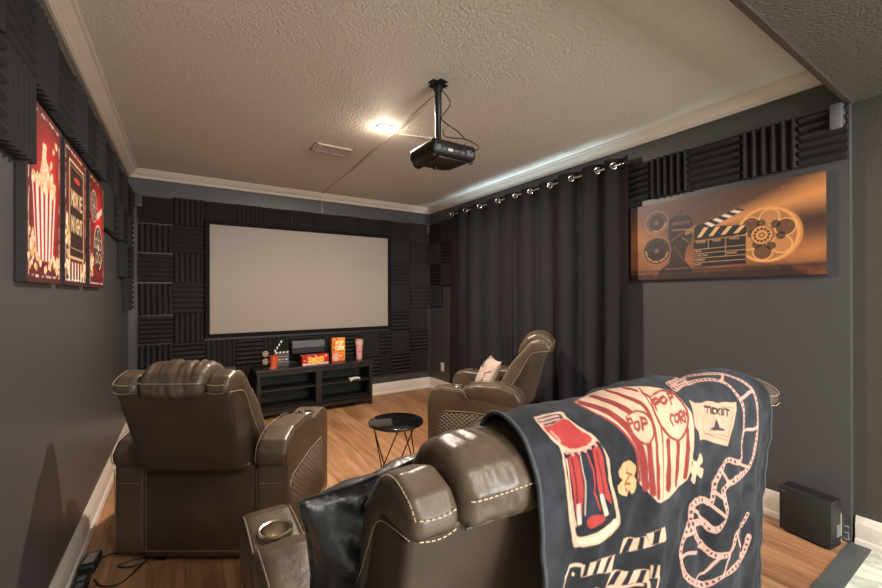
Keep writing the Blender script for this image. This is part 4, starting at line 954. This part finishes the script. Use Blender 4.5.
def seat_furniture(root,cen):
    n=len(cen); XA=cen[-1]+.405; IN=XA-.146
    for s in (-1,1):
        a0,a1=(-XA,-IN) if s<0 else (IN,XA); cxa=(a0+a1)/2
        b=NB(); slab(b,ARM,a0,a1,.020,.002,6,4,.022,.03,.0015,1+s); arm=obj('armrest',b,LE,root)
        CY=.185
        b=NB(); lathe(b,[(.0395,.48),(.0395,.66)],32,c=(cxa,CY,0),cap0=True,cap1=True); cut(arm,b)
        b=NB(); lathe(b,[(.0485,.562),(.0485,.5725),(.045,.575),(.0395,.573),(.0385,.564),(.037,.492),(.033,.486),(.001,.485)],40,c=(cxa,CY,0)); obj('cup_holder',b,M['cup'],arm)
        b=NB(); slab(b,PAD,a0-.002,a1+.002,.026,.004,6,4,.02,.03,.003,3+s); obj('arm_pad',b,LE,arm)
        xo=-XA if s<0 else XA; xi=xo+(-.004)*(-s)*-1
        # quilted inset on the outer face
        Q=resample(fillet([(-.235,.085),(-.240,.345),(-.20,.375),(.05,.398),(.262,.392),(.305,.350),(.325,.085)],.03),.03)
        b=NB(); r0=[b.verts.new((xo-s*.004,q.x,q.y)) for q in Q]; r1=[b.verts.new((xo+s*.004,q.x,q.y)) for q in inset(Q,.006)]
        for k in range(len(Q)): b.faces.new((r0[k],r0[(k+1)%len(Q)],r1[(k+1)%len(Q)],r1[k]))
        b.faces.new(r1); bmesh.ops.recalc_face_normals(b,faces=b.faces[:]); obj('quilted_panel',b,M['quilt'],arm,angle=60)
        b=NB(); Q2=inset(Q,-.006); tube(b,[(xo+s*.002,q.x,q.y) for q in Q2],.0028,6,closed=True)
        # seam cords along both top edges of the arm and across its rear
        top=[(.400,.30),(.400,.44),(.390,.505),(.362,.540),(.30,.5625),(.21,.5615),(.125,.555)]
        for xe in (a0+.006,a1-.006): tube(b,[(xe,p.x,p.y) for p in smoothline([Vector((u,v)) for u,v in top],6)],.0024,6)
        tube(b,[(a0+.004,-.262,.10),(a0+.004,-.272,.44)],.002,6); tube(b,[(a0+.02,-.2735,.372),(a1-.02,-.2735,.372)],.002,6)
        tube(b,[(a0+.012,.1205,.560),(cxa,.1235,.5625),(a1-.012,.1205,.560)],.0024,6)
        obj('seam_cord',b,M['piping'],arm)
        pt=[(-.286,.468),(-.294,.51),(-.255,.568),(-.15,.604),(.03,.604),(.103,.586)]
        b=NB()
        for xe in (a0+.008,a1-.008): tube(b,[(xe,p.x,p.y) for p in smoothline([Vector((u,v)) for u,v in pt],6)],.0018,6)
        obj('pad_seam',b,M['piping'],arm)
    # control buttons on the inner face of the right arm
    b=NB()
    for k in range(3): lathe(b,[(.009,0),(.009,.003),(.001,.004)],14,M=Matrix.Rotation(-PI/2,4,'Y'),c=(IN+.001,.14+k*.028,.50))
    obj('control_button',b,M['steel'],root)
    b=NB(); slab(b,BODY,cen[0]-.243,cen[-1]+.243,.018,.003,6*n,4,.02,.02,.0025,7); [bmesh.ops.bisect_plane(b,geom=b.verts[:]+b.edges[:]+b.faces[:],plane_co=(0,0,z_),plane_no=(0,0,1)) for z_ in (.47,.50,.54,.58,.62,.66,.70,.74,.78,.82)]; [setattr(v.co,'x',(v.co.x-(cen[0] if v.co.x<0 else cen[-1]))*(1-.10*max(0,min(1,(.85-v.co.z)/.4)))*1.0+(cen[0] if v.co.x<0 else cen[-1])) for v in b.verts if abs(v.co.x)>abs(cen[-1])+.2]; obj('backrest',b,LB,root)
    b=NB(); box(b,-IN+.002,IN-.002,-.279,-.255,.035,.462,.006,3); obj('rear_skirt',b,LB,root)
    b=NB(); box(b,-IN,IN,-.255,.33,.05,.28,.004); obj('base_frame',b,M['black'],root,smooth=False)
    for x in (-IN+.03,IN-.07):
        for y in (-.24,.25): b=NB(); box(b,x,x+.04,y,y+.04,0,.05,.003); obj('glide_foot',b,M['black'],root,smooth=False)
    for c in cen:
        b=NB(); slab(b,[(-.20,.28),(-.20,.40),(.30,.415),(.375,.395),(.385,.30),(.36,.28)],c-.252 if n==1 else c-.275,c+.252 if n==1 else c+.275,.03,.008,8,4,.03,.04,.003,c*3+2); obj('seat_cushion',b,LE,root)
        b=NB(); slab(b,[(.345,.06),(.345,.275),(.39,.285),(.40,.26),(.40,.08),(.385,.06)],c-.25,c+.25,.02,.004,8,4,.03,.02); obj('footrest',b,LE,root)
        b=NB(); slab(b,[(-.16,.40),(-.25,.60),(-.31,.74),(-.27,.78),(-.215,.73),(-.14,.60),(-.085,.48),(-.09,.41)],c-.145,c+.145,.025,.01,8,4,.025,.03,.003,c+4); obj('back_cushion',b,LE,root)
        b=NB(); slab(b,HEAD,c-.139,c+.139,.034,.010,48,5,.010,.035,.006,c*2+1,gather=.014); hd=obj('headrest',b,LE,root)
        st_=[(c+.139*.93*math.sin(t*PI/2),-.4885-.010*(1-abs(t)**3),.886) for t in [k/24-1 for k in range(49)]]
        b=NB(); stitch(b,st_,.0016,.008,.004); obj('stitching',b,M['thread'],hd)
        b=NB(); tube(b,[(c-.128,-.470,.828),(c,-.476,.827),(c+.128,-.470,.828)],.0035,6); obj('lower_welt',b,LB,hd)
        for s in (-1,1):
            e=.243 if (n==1 or (c==cen[0] and s<0) or (c==cen[-1] and s>0)) else .262
            a0,a1=(c-e,c-.143) if s<0 else (c+.143,c+e)
            b=NB(); slab(b,WING,a0,a1,.024,.003,6,5,.012,.022,.004,c*5+s); wg=obj('side_bolster',b,LE,root)
            ins=.006; xe=(a0+ins) if s<0 else (a1-ins); xo=a0-.0005 if s<0 else a1+.0005
            b=NB()
            stitch(b,[(a0+.012+(a1-a0-.024)*k/10,-.4835-.003*math.sin(PI*k/10),.880-.004*math.sin(PI*k/10)) for k in range(11)],.0014,.007,.004)
            stitch(b,[(a0+.012+(a1-a0-.024)*k/10,-.4835-.003*math.sin(PI*k/10),.846-.005*math.sin(PI*k/10)) for k in range(11)],.0014,.007,.004)
            up_=smoothline([Vector(v) for v in ((-.481,.880),(-.458,.902),(-.400,.921),(-.342,.900),(-.282,.831),(-.202,.738),(-.132,.616),(-.078,.515))],8)
            stitch(b,[(xe,p.x,p.y) for p in up_],.0013,.007,.003)
            lo=smoothline([Vector(v) for v in ((-.470,.846),(-.40,.836),(-.350,.822),(-.318,.785),(-.256,.672),(-.176,.546),(-.115,.43))],8)
            stitch(b,[(xo-(.0 if s<0 else 0),p.x,p.y) for p in lo],.0013,.007,.003)
            obj('stitching',b,M['thread'],wg)
    b=NB(); tube(b,[(-IN+.012,-.2805,.45),(-IN+.012,-.2805,.062),(IN-.012,-.2805,.062)],.0018,6)
    obj('rear_seam',b,M['piping'],root)
A_=empty('recliner_chair',(.206,2.400,0),-.572,'brown leather recliner seen from behind beside the left wall','recliner','brown leather recliners')
seat_furniture(A_,[0])
C_=copy_tree(A_); C_.location=(2.085,2.492,0); C_.rotation_euler=(0,0,.68); C_['label']='brown leather recliner seen from its side in front of the curtains, cream pillow on it'
B_=empty('reclining_sofa',(1.092,1.048,0),0,'long brown leather reclining sofa in the foreground under the printed blanket','sofa')
seat_furniture(B_,[-.540,0,.540])

# ---------------------------------------------------------------- cushions
def pillow_shape(w,h,th,seed,wr,ear=.10):
    def f(U,V,side):
        a=1-np.abs(U)**2.6; c=1-np.abs(V)**2.6; t=np.power(np.clip(a,0,1)*np.clip(c,0,1),.52)*th/2
        x=U*w/2*(1-ear*(1-V**2)*np.abs(U)); y=V*h/2*(1-ear*(1-U**2)*np.abs(V))
        r=np.hypot(U,V); ang=np.arctan2(V,U)
        wv=wr*(np.sin(ang*9+seed)*np.clip(r-.25,0,1)*np.clip(1.25-r,0,1)+.5*np.sin(U*11+V*7+seed)*t/(th/2))
        return x,y,side*(t+wv*(t>.002))
    return f
def pillow(root,w,h,th,front,back,seed,wr,pat=None):
    f=pillow_shape(w,h,th,seed,wr)
    for side,m,nm in ((1,front,'front_cover'),(-1,back,'back_cover')):
        if pat is not None and side==1: p=pat
        else: p=Paint(w,h,max(w,h)/60,(90,90,90))
        o=p.mesh(nm,lambda X,Y:f(X/w*2-1,Y/h*2-1,side),m,root)
        if side<0: o.data.flip_normals()
    q=f(np.array([-1,-.5,0,.5,1,1,1,1,1,.5,0,-.5,-1,-1,-1,-1]),np.array([-1,-1,-1,-1,-1,-.5,0,.5,1,1,1,1,1,.5,0,-.5]),1)
    b=NB(); tube(b,[(x,y,0) for x,y in zip(q[0],q[1])],.0035,6,closed=True); obj('piping',b,back if pat is None else M['piping'],root)
pw=empty('throw_pillow',(.435,.885,.672),0,'dark navy satin pillow standing against the left end of the sofa','pillow')
pw.rotation_euler=(PI/2+.30,-.12,.05); pillow(pw,.46,.42,.16,M['satin'],M['satin'],1.3,.014)
cp2=Paint(.34,.30,.003,(172,154,142)); rs=random.Random(12)
for k in range(7):
    x,y=rs.uniform(.0,.34),rs.uniform(0,.3); pts=[(x,y)]
    a=rs.uniform(0,6)
    for j in range(7): a+=rs.uniform(-.6,.6); x+=.028*math.cos(a); y+=.028*math.sin(a); pts.append((x,y))
    cp2.stroke(pts,.013,(36,32,32))
    for q in pts[1::2]: cp2.stroke([q,(q[0]+rs.uniform(-.03,.03),q[1]+rs.uniform(-.03,.03))],.008,(30,27,27))
pl=empty('throw_pillow',(2.068,2.512,0),0,'cream pillow with black branch pattern leaning on the side recliner','pillow')
def C_loc(x,y,z):
    t=-.744; return (2.068+x*math.cos(t)+y*math.sin(t),2.512-x*math.sin(t)+y*math.cos(t),z)
pl.location=C_loc(-.02,.0,.600); pl.rotation_euler=(PI/2+.55,0,.744+PI)
pl.rotation_euler=(Matrix.Rotation(4.25,4,'Z')@Matrix.Rotation(PI/2-.50,4,'X')).to_euler()
pillow(pl,.34,.30,.12,mat_vcol('branch_print_cotton',.75,.1),mat('cream_cotton',(206,190,170),.8),.4,.006,cp2)

# ---------------------------------------------------------------- blanket
CLR=dict(cream=(178,152,130),cream2=(170,142,120),white=(180,164,150),navy=(30,36,50),black=(22,24,32),dark=(52,48,52),red=(146,50,47),red2=(120,46,44),pink=(182,142,130),pinkred=(190,120,114),pinkc=(190,156,136),maroon=(90,28,36),pale=(164,170,148),tan=(186,142,102),brown=(110,62,34),brown2=(110,84,66))
LX=BL_X1-BL_X0
bl=Paint(LX,BL_LEN,.0024,(24,26,31))
f1=bl.fractal(4,21,1,5); f2=bl.fractal(40,31,1,2)
bl.blend(np.clip(.35+f1*.9+f2*.3,0,1),(50,54,61),.6); bl.blend(np.clip(f1*-.9+f2*.3,0,1),(14,16,22),.8)
for k,c,w,r in ART:
    pts=[(r[i]/1000*LX,r[i+1]/1000) for i in range(0,len(r),2)]
    if k=='p': bl.poly(pts,CLR[c])
    else: bl.stroke(pts,w,CLR[c],film=(k=='f'))
bl.C*=(1+.10*np.clip(f2,-1,1)[...,None])
bk=empty('blanket',(1.12,.60,.2),0,'dark blue plush blanket printed with popcorn, soda bottle, ticket and film over sofa back','blanket')
bo=bl.mesh('printed_cloth',lambda X,Y:tuple(a-o for a,o in zip(blanket_xyz(X/LX,Y),(1.12,.60,.2))),M['blanket'],bk); bo.data.flip_normals()
for nm,xs in (('side_hem',0.0),('side_hem',1.0)):
    t=np.linspace(0,BL_LEN,150); q=blanket_xyz(t*0+xs,t); b=NB(); tube(b,[(x-1.12,y-.60,z-.2) for x,y,z in zip(*q)],.005,8); obj(nm,b,M['hem'],bk)
for nm,tt in (('end_hem',0.0),('end_hem',BL_LEN)):
    t=np.linspace(0,1,90); q=blanket_xyz(t,t*0+tt); b=NB(); tube(b,[(x-1.12,y-.60,z-.2) for x,y,z in zip(*q)],.005,8); obj(nm,b,M['hem'],bk)

# ---------------------------------------------------------------- floor things
sb=empty('subwoofer',(2.686,.695,0),-.142,'black rectangular subwoofer standing on the floor by the right wall','subwoofer')
b=NB(); box(b,-.044,.050,-.106,.106,.012,.240,.006,3); obj('cabinet',b,M['black'],sb)
b=NB(); box(b,-.049,-.042,-.106,.106,.012,.232,.003); obj('front_grille',b,mat('black_speaker_cloth',(32,29,27),.85,bump=[(700,.4,.001,1)]),sb)
b=NB(); box(b,-.0505,-.049,.078,.094,.212,.216); obj('badge',b,M['grey_pl'],sb,smooth=False)
b=NB()
for x in (-.03,.03):
    for y in (-.08,.08): lathe(b,[(.009,0),(.010,.012)],12,c=(x,y,0),cap0=True)
obj('rubber_foot',b,M['cable'],sb)
b=NB(); box(b,.0,.035,-.1085,-.105,.06,.12,.001); obj('rear_connection_plate',b,M['grey_pl'],sb,smooth=False)
b=NB()
for k in range(3): tube(b,smoothline([(2.722,.575,.11-.03*k),(2.745,.563,.10-.03*k),(2.765,.575,.06),(2.760,.60,.02),(2.75,.62,.006)]),.003,6)
tag(obj('speaker_cable',b,M['grey_pl']),'tangled cables hanging between subwoofer and pillar corner','cable')
ps=empty('power_strip',(-.372,2.20,.002),.03,'long black power strip on the floor along the left baseboard','power strip')
b=NB(); box(b,-.026,.026,-.16,.125,0,.032,.005,3); obj('housing',b,M['black'],ps)
for k in range(5):
    b=NB(); box(b,-.013,.013,-.135+k*.05,-.105+k*.05,.031,.034,.002); obj('socket',b,M['grey_pl'],ps,smooth=False)
pa=empty('power_adapter',(-.365,2.405,.002),-.12,'chunky black power brick with pale label beside the left baseboard','power adapter')
b=NB(); box(b,-.030,.030,-.060,.060,0,.044,.008,3); obj('housing',b,M['black'],pa)
b=NB(); box(b,-.020,.020,-.035,.045,.0435,.0448,.001); obj('paper_label',b,mat('pale_paper_label',(150,142,130),.6),pa,smooth=False)
for i,(pts,lb) in enumerate((([(-.34,2.45,.012),(-.29,2.47,.005),(-.22,2.43,.005),(-.15,2.38,.005),(-.07,2.30,.006)],'thin black cord running from power brick to under left recliner'),
  ([(-.335,2.28,.012),(-.30,2.22,.005),(-.24,2.20,.005),(-.19,2.26,.006),(-.15,2.33,.010),(-.20,2.36,.005),(-.26,2.34,.008),(-.21,2.30,.010),(-.13,2.31,.006),(-.08,2.28,.006)],'looped black cord tangled on the floor behind left recliner'))):
    b=NB(); tube(b,smoothline(pts,8),.0035,6); pr0=(pa,ps)[i]; mi_=(Matrix.Translation(pr0.location)@Matrix.Rotation(pr0.rotation_euler.z,4,'Z')).inverted(); b.transform(mi_); obj('power_cord',b,M['cable'],pr0)

# ---------------------------------------------------------------- light
def area(name,loc,rot,sx,sy,e,c,spread=PI):
    l=bpy.data.lights.new(name,'AREA'); l.shape='RECTANGLE'; l.size=sx; l.size_y=sy; l.energy=e; l.color=c; l.spread=spread
    o=bpy.data.objects.new(name,l); o.location=loc; o.rotation_euler=rot; col.objects.link(o); return o
def disk(name,loc,size,e,c):
    o=area(name,loc,(0,0,0),size,size,e,c); o.data.shape='DISK'; return o
WARM=(1,.84,.69); NEUT=(1,.93,.84)
disk('ceiling_lamp',(1.171,2.533,CEIL-.024),.11,E_MAIN,WARM)
l=bpy.data.lights.new('ceiling_lamp_glow','POINT'); l.energy=E_GLOW; l.color=WARM; l.shadow_soft_size=.03; o=bpy.data.objects.new('ceiling_lamp_glow',l); o.location=(1.171,2.533,CEIL-.075); col.objects.link(o)
def rear_light(x,y,lb,e):
    r=empty('recessed_light',(x,y,CEIL),0,lb,'ceiling light','recessed lights behind the viewpoint')
    b=NB(); lathe(b,[(.075,0),(.072,-.006),(.060,-.006),(.055,-.002)],32); obj('trim_ring',b,M['white'],r)
    b=NB(); lathe(b,[(.001,-.003),(.056,-.003)],32); obj('diffuser',b,M['lens_glow'],r)
    disk('recessed_lamp',(x,y,CEIL-.012),.16,e,NEUT)
rear_light(.45,-.75,'recessed round light in the rear ceiling, left',E_REAR)
rear_light(2.05,-.75,'recessed round light in the rear ceiling, right',E_REAR*1.1)
rear_light(1.2,-1.9,'recessed round light in the rear ceiling, far back',E_REAR)
area('rear_window_daylight',(1.7,YR+.05,1.3),(PI/2,0,0),1.5,1.38,E_DAY,(1,.96,.90))
area('window_daylight',(XR+.03,(WY0+WY1)/2,1.2),(0,PI/2,0),1.75,1.70,E_WIN,(.58,.82,1.0))
w=bpy.data.worlds.new('World'); bpy.context.scene.world=w; w.use_nodes=True
w.node_tree.nodes['Background'].inputs[0].default_value=(.5,.6,.7,1); w.node_tree.nodes['Background'].inputs[1].default_value=.3

# ---------------------------------------------------------------- metres
for me in bpy.data.meshes: me.transform(Matrix.Scale(SC,4))
for o in bpy.data.objects:
    o.location=o.location*SC
    if o.type=='LIGHT': o.data.energy*=SC*SC
for l in bpy.data.lights:
    if l.type=='AREA': l.size*=SC; l.size_y*=SC
    else: l.shadow_soft_size*=SC

# ---------------------------------------------------------------- camera
f,yaw,pit,rol=397.71,.5720,.0017,-.0023
cd_=bpy.data.cameras.new('camera'); cd_.sensor_width=36; cd_.lens=f/882*36; cd_.clip_start=.02; cam=bpy.data.objects.new('camera',cd_); col.objects.link(cam)
F=Vector((math.sin(yaw)*math.cos(pit),math.cos(yaw)*math.cos(pit),math.sin(pit))); R=Vector((math.cos(yaw),-math.sin(yaw),0)); U=R.cross(F)
R2=R*math.cos(rol)+U*math.sin(rol); U2=-R*math.sin(rol)+U*math.cos(rol)
mw=Matrix((R2,U2,-F)).transposed().to_4x4(); mw.translation=Vector((0,0,1.25*SC)); cam.matrix_world=mw
s=bpy.context.scene; s.camera=cam
s.view_settings.view_transform='Standard'; s.view_settings.look='None'; s.view_settings.gamma=1; s.view_settings.exposure=EXPO; s.view_settings.use_curve_mapping=False
s.cycles.max_bounces=10; s.cycles.diffuse_bounces=6; s.cycles.use_denoising=True
